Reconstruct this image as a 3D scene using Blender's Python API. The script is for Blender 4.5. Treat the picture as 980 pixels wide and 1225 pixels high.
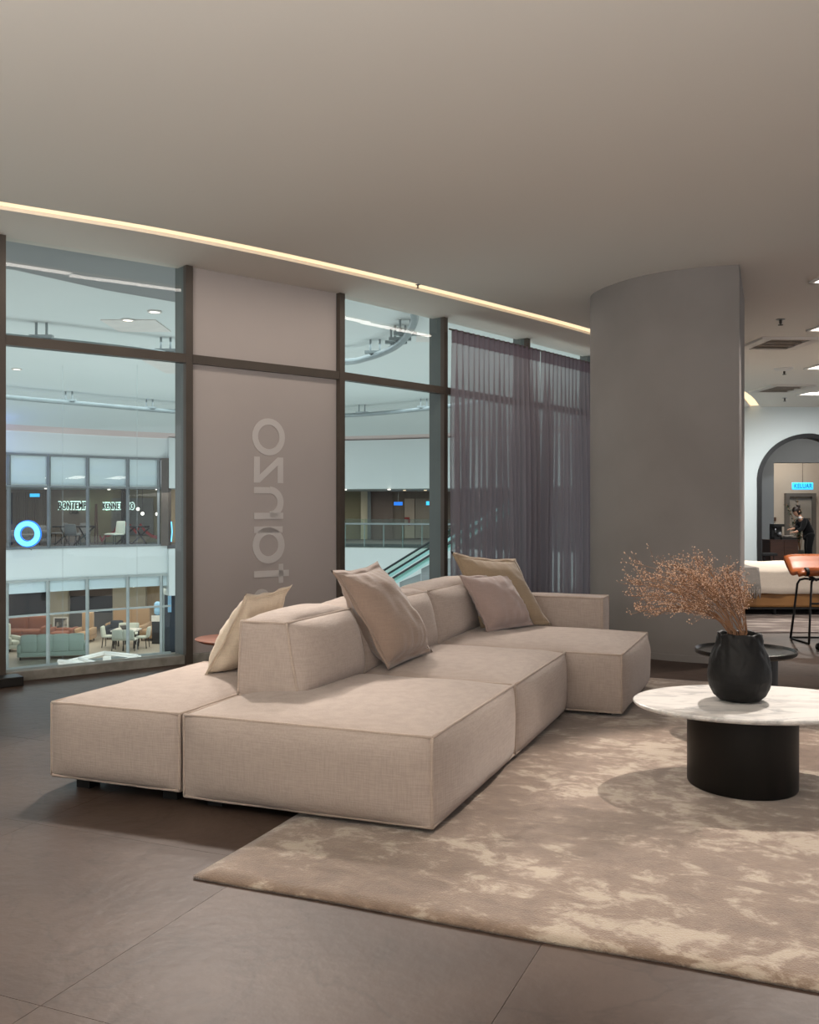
import bpy, bmesh, math, random
from mathutils import Vector, Matrix, noise
from math import sin, cos, pi, radians, sqrt

random.seed(7)
SC = bpy.context.scene
COL = SC.collection
for _o in list(bpy.data.objects):
    bpy.data.objects.remove(_o)

# ------------------------------------------------------------------ camera, world, exposure, large lights
EYE = 1.4          # lens height
F = 1150.0         # focal length in pixels of a 980 x 1225 frame
HZ = 609.0         # horizon row
cam = bpy.data.cameras.new('camera')
cam_o = bpy.data.objects.new('camera', cam)
COL.objects.link(cam_o)
cam_o.location = (0, 0, EYE)
cam_o.rotation_euler = (pi / 2, 0, 0)
cam.sensor_fit = 'HORIZONTAL'
cam.sensor_width = 36.0
cam.lens = 36.0 * F / 980.0
cam.shift_y = -(612.5 - HZ) / 980.0
cam.clip_end = 300
SC.camera = cam_o

SC.view_settings.view_transform = 'Standard'
SC.view_settings.look = 'None'
SC.view_settings.gamma = 1.0
SC.view_settings.use_curve_mapping = False
SC.view_settings.exposure = 0.0
SC.cycles.max_bounces = 8
SC.cycles.diffuse_bounces = 4
SC.cycles.glossy_bounces = 4
SC.cycles.transparent_max_bounces = 24
SC.cycles.sample_clamp_indirect = 4.0
SC.cycles.caustics_reflective = False
SC.cycles.caustics_refractive = False
SC.cycles.use_denoising = True

W = bpy.data.worlds.new('World')
SC.world = W
W.use_nodes = True
W.node_tree.nodes['Background'].inputs[0].default_value = (0.95, 0.97, 1.0, 1)
W.node_tree.nodes['Background'].inputs[1].default_value = 1.08


def lamp(name, kind, loc, power, color, target=None, **kw):
    l = bpy.data.lights.new(name, kind)
    l.energy = power
    l.color = color
    for k, v in kw.items():
        setattr(l, k, v)
    o = bpy.data.objects.new(name, l)
    COL.objects.link(o)
    o.location = loc
    if target is not None:
        d = Vector(target) - Vector(loc)
        o.rotation_euler = d.to_track_quat('-Z', 'Y').to_euler()
    return o


WARM = (1.0, 0.91, 0.83)
# recessed double downlights: one row over the table, running away from the camera
lamp('spot_table', 'SPOT', (2.9, 6.68, 3.56), 830, WARM, (1.9, 4.6, 0), spot_size=radians(44), spot_blend=0.35, shadow_soft_size=0.04)
lamp('spot_rug', 'SPOT', (2.0, 3.4, 3.56), 70, WARM, (1.5, 3.3, 0.0), spot_size=radians(80), spot_blend=0.7, shadow_soft_size=0.06)
lamp('spot_floor_front', 'SPOT', (-1.15, 4.05, 3.56), 190, WARM, (-1.5, 3.1, 0.0), spot_size=radians(40), spot_blend=0.8, shadow_soft_size=0.08)  # separate spot added for the pool of light on the front floor
# unseen lamp added behind the camera to brighten the ceiling
lamp('ceiling_fill', 'AREA', (-1.6, -0.6, 2.0), 560, (1.0, 0.97, 0.93), (-1.6, -0.236, 3.0), shape='RECTANGLE', size=6, size_y=1.5)
# the light slot beside the windows: its own lamps, spaced along the slot
for sx, sy, sa in ((-3.6, 6.55, 33), (-2.6, 7.22, 36), (-1.6, 7.92, 41), (-0.62, 8.84, 45), (0.28, 9.78, 47), (1.1, 10.63, 49), (1.95, 11.6, 50)):
    sl = lamp('slot_lamp', 'AREA', (sx, sy, 3.585), 5.5, WARM, None, shape='RECTANGLE', size=1.2, size_y=0.12)
    sl.rotation_euler = (0, 0, radians(sa))
lamp('spot_column', 'SPOT', (3.9, 9.17, 3.56), 160, WARM, (3.2, 7.0, 0.0), spot_size=radians(90), spot_blend=0.7, shadow_soft_size=0.06)
lamp('spot_bed', 'SPOT', (5.9, 14.6, 3.56), 850, (1, .92, .84), (5.4, 13.4, 0.0), spot_size=radians(90), spot_blend=0.7, shadow_soft_size=0.08)
lamp('spot_aisle', 'SPOT', (5.0, 9.8, 3.56), 480, (1, .92, .84), (4.6, 10.3, 0.0), spot_size=radians(90), spot_blend=0.7, shadow_soft_size=0.08)
lamp('spot_back', 'SPOT', (7.7, 17.6, 3.56), 800, (.95, .98, 1), (8.2, 19.5, 0.8), spot_size=radians(120), spot_blend=0.8, shadow_soft_size=0.1)
# unseen narrow spots added at the slot to brighten the sofa tops
for sx, sy, tx, ty, pw in ((-1.75, 7.8, -1.35, 5.0, 1150), (-0.95, 8.5, -0.35, 4.9, 520), (0.2, 9.7, 0.35, 6.3, 400), (0.9, 10.4, 1.15, 7.2, 360)):
    lamp('sofa_fill_spot', 'SPOT', (sx, sy, 3.6), pw, WARM, (tx, ty, 0.4), spot_size=radians(46), spot_blend=0.75, shadow_soft_size=0.16)
# mall atrium beyond the glass: unseen broad lamps added above and below to brighten it
ATR = (0.84, 0.97, 1.0)
lamp('atrium_ceiling_fill', 'AREA', (-5.5, 26.0, 4.9), 1600, ATR, (-5.5, 26.0, -9), shape='RECTANGLE', size=22, size_y=12)
lamp('atrium_lower_fill', 'AREA', (-5.0, 24.0, -8.5), 2050, ATR, (-5.0, 26.0, 5), shape='RECTANGLE', size=24, size_y=16)
lamp('blue_feature_light', 'POINT', (-14.4, 32.3, 4.05), 45, (0.15, 0.25, 1.0), shadow_soft_size=0.3)
lamp('shop_upper_light', 'AREA', (-12.5, 38.2, 2.15), 170, (1, .95, .88), (-12.5, 39, -2), shape='RECTANGLE', size=9, size_y=2.5)
lamp('shop_lower_light', 'AREA', (-12.8, 40.5, -1.75), 340, (1, .93, .82), (-12.8, 40.5, -6), shape='RECTANGLE', size=10, size_y=5)
lamp('corridor_light', 'AREA', (-0.5, 42.5, 2.1), 130, (1, .93, .8), (-0.5, 42.5, -2), shape='RECTANGLE', size=7, size_y=4)
lamp('back_room_end_light', 'AREA', (10.2, 25.6, 3.35), 70, (1, .93, .84), (10.2, 26.2, 0), shape='RECTANGLE', size=1.8, size_y=1.0)
lamp('back_room_light', 'AREA', (9.9, 22.3, 3.35), 60, (1, .95, .88), (9.9, 22.9, 0), shape='RECTANGLE', size=1.8, size_y=1.0)


# ------------------------------------------------------------------ materials
def lin(c):
    def f(v):
        v = v / 255.0
        return v / 12.92 if v <= 0.04045 else ((v + 0.055) / 1.055) ** 2.4
    return (f(c[0]), f(c[1]), f(c[2]), 1.0)


def mat(name, col, rough=0.6, metal=0.0, spec=0.4, col2=None, scale=4.0, stretch=None, bump=0.0, bscale=60.0,
        bstretch=None, emit=0.0, alpha=1.0, detail=4.0, ramp=(0.35, 0.65), sheen=0.0, dist=0.01):
    m = bpy.data.materials.new(name)
    m.use_nodes = True
    nt = m.node_tree
    b = nt.nodes['Principled BSDF']
    b.inputs['Base Color'].default_value = lin(col)
    b.inputs['Roughness'].default_value = rough
    b.inputs['Metallic'].default_value = metal
    b.inputs['Specular IOR Level'].default_value = spec
    if sheen:
        b.inputs['Sheen Weight'].default_value = sheen
    if emit:
        b.inputs['Emission Color'].default_value = lin(col)
        b.inputs['Emission Strength'].default_value = emit
    tc = nt.nodes.new('ShaderNodeTexCoord')

    def noise_node(sc, st, det):
        mp = nt.nodes.new('ShaderNodeMapping')
        nt.links.new(tc.outputs['Object'], mp.inputs[0])
        if st:
            mp.inputs['Scale'].default_value = st
        n = nt.nodes.new('ShaderNodeTexNoise')
        n.inputs['Scale'].default_value = sc
        n.inputs['Detail'].default_value = det
        nt.links.new(mp.outputs[0], n.inputs['Vector'])
        return n
    if col2 is not None:
        n = noise_node(scale, stretch, detail)
        r = nt.nodes.new('ShaderNodeValToRGB')
        r.color_ramp.elements[0].position = ramp[0]
        r.color_ramp.elements[1].position = ramp[1]
        r.color_ramp.elements[0].color = lin(col)
        r.color_ramp.elements[1].color = lin(col2)
        nt.links.new(n.outputs['Fac'], r.inputs[0])
        nt.links.new(r.outputs[0], b.inputs['Base Color'])
    if bump:
        n2 = noise_node(bscale, bstretch, 3.0)
        bp = nt.nodes.new('ShaderNodeBump')
        bp.inputs['Strength'].default_value = bump
        bp.inputs['Distance'].default_value = dist
        nt.links.new(n2.outputs['Fac'], bp.inputs['Height'])
        nt.links.new(bp.outputs[0], b.inputs['Normal'])
    return m


def glass_mat(name, tint=(0.965, 0.988, 0.985), refl=1.0):
    m = bpy.data.materials.new(name)
    m.use_nodes = True
    nt = m.node_tree
    for n in list(nt.nodes):
        if n.type != 'OUTPUT_MATERIAL':
            nt.nodes.remove(n)
    out = nt.nodes['Material Output']
    tr = nt.nodes.new('ShaderNodeBsdfTransparent')
    tr.inputs[0].default_value = (*tint, 1)
    gl = nt.nodes.new('ShaderNodeBsdfGlossy')
    gl.inputs['Roughness'].default_value = 0.01
    gl.inputs['Color'].default_value = (refl, refl, refl, 1)
    fr = nt.nodes.new('ShaderNodeFresnel')
    fr.inputs['IOR'].default_value = 1.45
    mx = nt.nodes.new('ShaderNodeMixShader')
    # reflect at the outer surface of each face only, so that the slab does not act as a prism
    ge = nt.nodes.new('ShaderNodeNewGeometry')
    inv = nt.nodes.new('ShaderNodeMath')
    inv.operation = 'SUBTRACT'
    inv.inputs[0].default_value = 1.0
    nt.links.new(ge.outputs['Backfacing'], inv.inputs[1])
    mu = nt.nodes.new('ShaderNodeMath')
    mu.operation = 'MULTIPLY'
    nt.links.new(fr.outputs[0], mu.inputs[0])
    nt.links.new(inv.outputs[0], mu.inputs[1])
    nt.links.new(mu.outputs[0], mx.inputs[0])
    nt.links.new(tr.outputs[0], mx.inputs[1])
    nt.links.new(gl.outputs[0], mx.inputs[2])
    nt.links.new(mx.outputs[0], out.inputs[0])
    return m


def linen_mat(name, col, weave=0.5, dark=0.86, sheen=0.15):
    """woven cloth: crossed thread noise in colour and relief"""
    m = bpy.data.materials.new(name)
    m.use_nodes = True
    nt = m.node_tree
    b = nt.nodes['Principled BSDF']
    b.inputs['Roughness'].default_value = 0.9
    b.inputs['Specular IOR Level'].default_value = 0.15
    b.inputs['Sheen Weight'].default_value = sheen
    tc = nt.nodes.new('ShaderNodeTexCoord')
    outs = []
    for st in ((14, 14, 170), (170, 170, 14)):
        mp = nt.nodes.new('ShaderNodeMapping')
        mp.inputs['Scale'].default_value = st
        nt.links.new(tc.outputs['Object'], mp.inputs[0])
        n = nt.nodes.new('ShaderNodeTexNoise')
        n.inputs['Scale'].default_value = 1.0
        n.inputs['Detail'].default_value = 2.0
        nt.links.new(mp.outputs[0], n.inputs['Vector'])
        outs.append(n)
    ad = nt.nodes.new('ShaderNodeMath')
    ad.operation = 'ADD'
    nt.links.new(outs[0].outputs['Fac'], ad.inputs[0])
    nt.links.new(outs[1].outputs['Fac'], ad.inputs[1])
    hf = nt.nodes.new('ShaderNodeMath')
    hf.operation = 'MULTIPLY'
    hf.inputs[1].default_value = 0.5
    nt.links.new(ad.outputs[0], hf.inputs[0])
    r = nt.nodes.new('ShaderNodeValToRGB')
    r.color_ramp.elements[0].position = 0.38
    r.color_ramp.elements[1].position = 0.6
    c = lin(col)
    r.color_ramp.elements[0].color = (c[0] * dark, c[1] * dark, c[2] * dark, 1)
    r.color_ramp.elements[1].color = c
    nt.links.new(hf.outputs[0], r.inputs[0])
    nt.links.new(r.outputs[0], b.inputs['Base Color'])
    bp = nt.nodes.new('ShaderNodeBump')
    bp.inputs['Strength'].default_value = weave
    bp.inputs['Distance'].default_value = 0.004
    nt.links.new(hf.outputs[0], bp.inputs['Height'])
    nt.links.new(bp.outputs[0], b.inputs['Normal'])
    return m


def sheer_mat(name, col, see):
    m = bpy.data.materials.new(name)
    m.use_nodes = True
    nt = m.node_tree
    for n in list(nt.nodes):
        if n.type != 'OUTPUT_MATERIAL':
            nt.nodes.remove(n)
    out = nt.nodes['Material Output']
    tr = nt.nodes.new('ShaderNodeBsdfTransparent')
    tr.inputs[0].default_value = (1, 1, 1, 1)
    df = nt.nodes.new('ShaderNodeBsdfDiffuse')
    df.inputs[0].default_value = lin(col)
    tl = nt.nodes.new('ShaderNodeBsdfTranslucent')
    tl.inputs[0].default_value = lin(col)
    a = nt.nodes.new('ShaderNodeMixShader')
    a.inputs[0].default_value = 0.45
    nt.links.new(df.outputs[0], a.inputs[1])
    nt.links.new(tl.outputs[0], a.inputs[2])
    b = nt.nodes.new('ShaderNodeMixShader')
    # a woven sheer closes up when it is seen edge on
    lw = nt.nodes.new('ShaderNodeLayerWeight')
    lw.inputs[0].default_value = 0.35
    mu = nt.nodes.new('ShaderNodeMapRange')
    mu.inputs['From Min'].default_value = 0.0
    mu.inputs['From Max'].default_value = 0.7
    mu.inputs['To Min'].default_value = see
    mu.inputs['To Max'].default_value = see * 0.08
    nt.links.new(lw.outputs['Facing'], mu.inputs['Value'])
    nt.links.new(mu.outputs[0], b.inputs[0])
    nt.links.new(a.outputs[0], b.inputs[1])
    nt.links.new(tr.outputs[0], b.inputs[2])
    nt.links.new(b.outputs[0], out.inputs[0])
    return m


def tile_mat():
    m = mat('floor_tile', (60, 48, 42), rough=0.46, spec=0.14, col2=(80, 66, 58), scale=1.6, detail=8, ramp=(0.3, 0.7),
            bump=0.3, bscale=14, dist=0.008)
    nt = m.node_tree
    b = nt.nodes['Principled BSDF']
    src = b.inputs['Base Color'].links[0].from_socket
    tc = [n for n in nt.nodes if n.type == 'TEX_COORD'][0]
    # thin darker veins
    n = nt.nodes.new('ShaderNodeTexNoise')
    n.inputs['Scale'].default_value = 1.3
    n.inputs['Detail'].default_value = 5
    n.inputs['Distortion'].default_value = 0.8
    nt.links.new(tc.outputs['Object'], n.inputs['Vector'])
    r = nt.nodes.new('ShaderNodeValToRGB')
    e = r.color_ramp.elements
    e[0].position = 0.485
    e[0].color = (1, 1, 1, 1)
    e[1].position = 0.5
    e[1].color = (0.82, 0.82, 0.82, 1)
    x = e.new(0.512)
    x.color = (1, 1, 1, 1)
    nt.links.new(n.outputs['Fac'], r.inputs[0])
    mx = nt.nodes.new('ShaderNodeMix')
    mx.data_type = 'RGBA'
    mx.blend_type = 'MULTIPLY'
    mx.inputs[0].default_value = 1
    nt.links.new(src, mx.inputs[6])
    nt.links.new(r.outputs[0], mx.inputs[7])
    nt.links.new(mx.outputs[2], b.inputs['Base Color'])
    return m


def rug_mat():
    """cut pile rug: soft brushed light patches over taupe"""
    m = bpy.data.materials.new('rug_pile')
    m.use_nodes = True
    nt = m.node_tree
    b = nt.nodes['Principled BSDF']
    b.inputs['Roughness'].default_value = 0.75
    b.inputs['Specular IOR Level'].default_value = 0.2
    b.inputs['Sheen Weight'].default_value = 0.3
    tc = nt.nodes.new('ShaderNodeTexCoord')
    mp = nt.nodes.new('ShaderNodeMapping')
    mp.inputs['Scale'].default_value = (0.75, 1.0, 1.0)
    nt.links.new(tc.outputs['Object'], mp.inputs[0])

    def nz(sc, det, dis, rgh=0.55):
        n = nt.nodes.new('ShaderNodeTexNoise')
        n.inputs['Scale'].default_value = sc
        n.inputs['Detail'].default_value = det
        n.inputs['Distortion'].default_value = dis
        n.inputs['Roughness'].default_value = rgh
        nt.links.new(mp.outputs[0], n.inputs['Vector'])
        return n
    big = nz(1.3, 3, 0.2)
    fine = nz(8.0, 7, 0.45, 0.68)
    ad = nt.nodes.new('ShaderNodeMath')
    ad.operation = 'MULTIPLY_ADD'
    ad.inputs[1].default_value = 0.55
    nt.links.new(big.outputs['Fac'], ad.inputs[0])
    nt.links.new(fine.outputs['Fac'], ad.inputs[2])
    fleck = nz(34, 3, 0.6, 0.6)
    ad2 = nt.nodes.new('ShaderNodeMath')
    ad2.operation = 'MULTIPLY_ADD'
    ad2.inputs[1].default_value = 0.22
    nt.links.new(fleck.outputs['Fac'], ad2.inputs[0])
    nt.links.new(ad.outputs[0], ad2.inputs[2])
    r = nt.nodes.new('ShaderNodeValToRGB')
    e = r.color_ramp.elements
    e[0].position = 0.70
    e[0].color = lin((108, 89, 75))
    e[1].position = 1.0
    e[1].color = lin((166, 151, 134))
    x = e.new(0.89)
    x.color = lin((126, 106, 90))
    y = e.new(0.945)
    y.color = lin((147, 130, 114))
    nt.links.new(ad2.outputs[0], r.inputs[0])
    nt.links.new(r.outputs[0], b.inputs['Base Color'])
    g = nz(180, 2, 0)
    bp = nt.nodes.new('ShaderNodeBump')
    bp.inputs['Strength'].default_value = 0.8
    bp.inputs['Distance'].default_value = 0.006
    nt.links.new(g.outputs['Fac'], bp.inputs['Height'])
    bp2 = nt.nodes.new('ShaderNodeBump')
    bp2.inputs['Strength'].default_value = 0.35
    bp2.inputs['Distance'].default_value = 0.01
    nt.links.new(fine.outputs['Fac'], bp2.inputs['Height'])
    nt.links.new(bp.outputs[0], bp2.inputs['Normal'])
    nt.links.new(bp2.outputs[0], b.inputs['Normal'])
    return m


def marble_mat():
    m = bpy.data.materials.new('marble')
    m.use_nodes = True
    nt = m.node_tree
    b = nt.nodes['Principled BSDF']
    b.inputs['Roughness'].default_value = 0.3
    b.inputs['Specular IOR Level'].default_value = 0.4
    tc = nt.nodes.new('ShaderNodeTexCoord')
    mp = nt.nodes.new('ShaderNodeMapping')
    mp.inputs['Scale'].default_value = (1, 2.2, 1)
    mp.inputs['Rotation'].default_value = (0, 0, 0.4)
    nt.links.new(tc.outputs['Object'], mp.inputs[0])
    n = nt.nodes.new('ShaderNodeTexNoise')
    n.inputs['Scale'].default_value = 4
    n.inputs['Detail'].default_value = 9
    n.inputs['Distortion'].default_value = 1.2
    n.inputs['Roughness'].default_value = 0.62
    nt.links.new(mp.outputs[0], n.inputs['Vector'])
    r = nt.nodes.new('ShaderNodeValToRGB')
    e = r.color_ramp.elements
    e[0].position = 0.3
    e[0].color = lin((150, 150, 150))
    e[1].position = 0.52
    e[1].color = lin((212, 208, 203))
    nt.links.new(n.outputs['Fac'], r.inputs[0])
    nt.links.new(r.outputs[0], b.inputs['Base Color'])
    return m


M = dict(
    ceiling=mat('ceiling_paint', (224, 217, 208), 0.9, spec=0.1, bump=0.04, bscale=3),
    column=mat('column_plaster', (141, 135, 131), 0.85, spec=0.15, col2=(133, 127, 123), scale=1.2, bump=0.06, bscale=25),
    wall=mat('wall_paint', (196, 202, 200), 0.9, spec=0.1, bump=0.04, bscale=6),
    bronze=mat('bronze_aluminium', (78, 69, 61), 0.5, spec=0.4, col2=(70, 62, 55), scale=3, bump=0.03),
    bronze_side=mat('grey_aluminium', (96, 104, 102), 0.45, spec=0.5, col2=(88, 96, 95), scale=2),
    sill=mat('sill_stone', (150, 146, 138), 0.7, col2=(124, 120, 112), scale=9, bump=0.2, bscale=30),
    glass=glass_mat('clear_glass'),
    frost=mat('frosted_film', (172, 162, 157), 0.6, spec=0.3, col2=(168, 158, 153), scale=0.8),
    letter=mat('frosted_letter', (198, 191, 187), 0.6, spec=0.3, col2=(194, 187, 183), scale=2),
    tile=tile_mat(),
    grout=mat('grout', (62, 51, 45), 0.9, spec=0.1, col2=(56, 46, 41), scale=20),
    rug=rug_mat(),
    rug_bed=mat('bed_rug', (110, 100, 96), 0.9, spec=0.1, col2=(168, 158, 152), scale=2.5, stretch=(1, 3, 1), ramp=(.45, .7), bump=.3, bscale=200),
    sofa=linen_mat('sofa_linen', (172, 157, 147)),
    piping=linen_mat('sofa_piping_lit', (176, 159, 146), 0.3),  # colour lifted above the linen for the light the piping catches
    black=mat('black_metal', (20, 19, 18), 0.5, spec=0.4, col2=(26, 24, 23), scale=8),
    black_gloss=mat('black_tray', (22, 22, 21), 0.28, spec=0.5, col2=(30, 30, 28), scale=10),
    bronze_base=mat('dark_bronze_drum', (22, 19, 16), 0.5, metal=0.3, col2=(17, 15, 12), scale=2, stretch=(9, 9, 1)),
    vase=mat('black_ceramic', (22, 21, 20), 0.6, spec=0.25, col2=(15, 14, 14), scale=12, bump=0.35, bscale=26, bstretch=(1, 1, .5), dist=0.012),
    marble=marble_mat(),
    walnut=mat('walnut', (128, 78, 56), 0.45, col2=(98, 58, 42), scale=3, stretch=(1, 14, 1), bump=.05),
    pil_brown=linen_mat('cushion_taupe', (146, 125, 111), 0.7, .9, .4),
    pil_beige=linen_mat('cushion_beige', (150, 130, 107), 0.4, .92, .3),
    pil_mauve=linen_mat('cushion_mauve', (156, 136, 129), 0.4, .92, .4),
    pil_cream=linen_mat('cushion_cream', (214, 198, 176), 0.5, .9, .2),
    curtain=sheer_mat('curtain_sheer', (146, 137, 143), 0.28),
    curtain_head=sheer_mat('curtain_heading', (116, 102, 110), 0.04),
    led=mat('led_strip', (255, 226, 184), 0.5, emit=1.05),
    lampface=mat('lamp_face', (255, 246, 235), 0.5, emit=2.2),
    lampwhite=mat('lamp_housing', (214, 210, 205), 0.5, col2=(206, 202, 198), scale=4),
    vent=mat('vent_metal', (214, 206, 198), 0.6, col2=(206, 198, 190), scale=4),
    vent_dark=mat('vent_cavity', (142, 128, 116), 0.8, col2=(130, 118, 106), scale=8),
    chrome=mat('brushed_steel', (150, 150, 150), 0.3, metal=0.9, col2=(140, 140, 140), scale=6),
    twig=mat('dried_stem', (146, 110, 84), 0.8, spec=.1, col2=(122, 90, 68), scale=12),
    bud=mat('dried_bud', (214, 184, 160), 0.85, spec=.1, col2=(190, 154, 128), scale=30),
    leather=mat('tan_leather', (178, 98, 50), 0.38, spec=.45, col2=(160, 84, 42), scale=5, bump=.05, bscale=90),
    leather_bed=mat('bed_leather', (150, 108, 62), 0.5, col2=(138, 98, 56), scale=4, bump=.05, bscale=80),
    bedding=linen_mat('bed_linen', (214, 202, 188), .3, .93),
    throw=linen_mat('bed_throw', (152, 146, 140), .6, .85),
    greywool=linen_mat('grey_bolster', (172, 166, 152), .4, .92),
    navy=linen_mat('dark_cushion', (38, 42, 46), .4, .9),
    wood_dark=mat('dark_wood', (74, 46, 33), 0.45, col2=(60, 37, 27), scale=3, stretch=(1, 1, 8)),
    room_grey=mat('room_grey', (120, 124, 126), .85, col2=(114, 118, 121), scale=1),
    room_beige=mat('room_beige', (176, 164, 150), .85, col2=(168, 156, 143), scale=1),
    door=mat('door_paint', (146, 138, 128), .7, col2=(140, 132, 122), scale=2),
    door_dark=mat('door_recess', (92, 86, 80), .7, col2=(86, 80, 75), scale=2),
    sign_blue=mat('lit_sign_blue', (60, 190, 250), .5, emit=1.0),
    sign_text=mat('sign_text', (10, 70, 130), .5, emit=0.3),
    ring_blue=mat('lit_ring', (110, 205, 255), .5, emit=1.1),
    ring_edge=mat('ring_edge', (28, 110, 215), .5, emit=0.8),
    leaf=mat('leaf', (66, 76, 52), .6, col2=(44, 54, 36), scale=20),
    pot=mat('grey_pot', (90, 86, 80), .7, col2=(78, 74, 70), scale=6),
    skin=mat('skin', (196, 150, 124), .5, col2=(186, 140, 114), scale=12),
    cloth_black=linen_mat('black_suit', (18, 18, 20), .3, .85, .1),
    hair=mat('dark_hair', (30, 22, 19), .5, col2=(44, 32, 26), scale=40, stretch=(1, 1, .2)),
    white_shirt=linen_mat('white_shirt', (226, 224, 220), .2, .95),
    steel=mat('machine_steel', (176, 176, 178), .25, metal=.8, col2=(150, 150, 152), scale=8),
    plate=mat('white_china', (226, 222, 214), .3, col2=(220, 216, 208), scale=8),
    atr_white=mat('atrium_white', (206, 212, 211), .85, spec=.15, col2=(201, 208, 207), scale=.3),
    atr_soffit=mat('soffit_grey', (168, 172, 174), .9, spec=.1, col2=(162, 166, 169), scale=.5),
    atr_pink_glow=mat('cove_pink_glow', (208, 192, 188), .9, spec=.1, col2=(202, 184, 180), scale=.5),  # reddish light on the cove put into its colour
    atr_panel=mat('transom_panel', (200, 208, 216), .5, col2=(208, 214, 216), scale=.6, stretch=(1, 1, 4)),
    atr_stone=mat('stone_cladding', (132, 138, 138), .6, col2=(118, 124, 125), scale=1.3, detail=8),
    frame_grey=mat('shopfront_frame', (110, 116, 118), .5, col2=(102, 108, 110), scale=3),
    frame_light=mat('shopfront_frame_light', (158, 164, 162), .5, col2=(148, 154, 153), scale=3),
    rail_steel=mat('track_steel', (150, 158, 160), .4, metal=.4, col2=(140, 148, 150), scale=3),
    shop_greige=mat('shop_wall_greige', (128, 118, 108), .9, col2=(118, 108, 99), scale=.6, stretch=(5, 1, .3)),
    shop_olive=mat('shop_wall_olive', (136, 130, 106), .9, col2=(126, 120, 98), scale=.6),
    shop_navy=mat('shop_wall_navy', (52, 58, 66), .9, col2=(44, 50, 58), scale=.6),
    shop_brown=mat('shop_wall_brown', (120, 108, 102), .9, col2=(110, 98, 93), scale=.6),
    shop_floor=mat('shop_floor', (170, 160, 146), .5, col2=(158, 148, 135), scale=.8),
    shop_floor_dark=mat('shop_floor_dark', (96, 96, 98), .5, col2=(88, 88, 90), scale=.8),
    cream=mat('cream_panel', (200, 192, 170), .8, col2=(192, 184, 162), scale=.8),
    beige_wood=mat('beige_wood', (178, 156, 124), .6, col2=(166, 144, 113), scale=1.5, stretch=(6, 6, 1)),
    rust=linen_mat('rust_leather', (132, 82, 62), .2, .85),
    mint=linen_mat('mint_cloth', (160, 174, 164), .2, .9),
    tan=linen_mat('tan_cloth', (172, 142, 110), .2, .9),
    pale=linen_mat('pale_cloth', (198, 202, 190), .2, .9),
    grey_cloth=linen_mat('grey_cloth', (116, 116, 116), .2, .9),
    red=mat('red_ribbon', (140, 42, 40), .5, col2=(126, 36, 34), scale=2),
    art=mat('framed_print', (70, 66, 64), .6, col2=(200, 190, 176), scale=2.2, ramp=(.5, .6)),
    art_tan=mat('framed_print_tan', (92, 84, 80), .6, col2=(190, 130, 84), scale=1.8, ramp=(.55, .62)),
    blind=mat('blind_slat', (126, 128, 126), .6, col2=(116, 118, 116), scale=3),
    bottle=mat('water_bottle', (150, 196, 226), .2, spec=.5, col2=(130, 180, 214), scale=3),
    escal=mat('escalator_side', (150, 186, 184), .35, col2=(140, 178, 176), scale=.6),
    rubber=mat('handrail_rubber', (32, 36, 38), .5, col2=(28, 31, 33), scale=4),
    green_glass=glass_mat('balustrade_glass', (0.80, 0.9, 0.87)),
    neon_white=mat('lit_letter', (225, 255, 245), .5, emit=1.0),
    letter_dark=mat('sign_letter_dark', (24, 24, 26), .5, col2=(30, 30, 32), scale=4),
)


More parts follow.
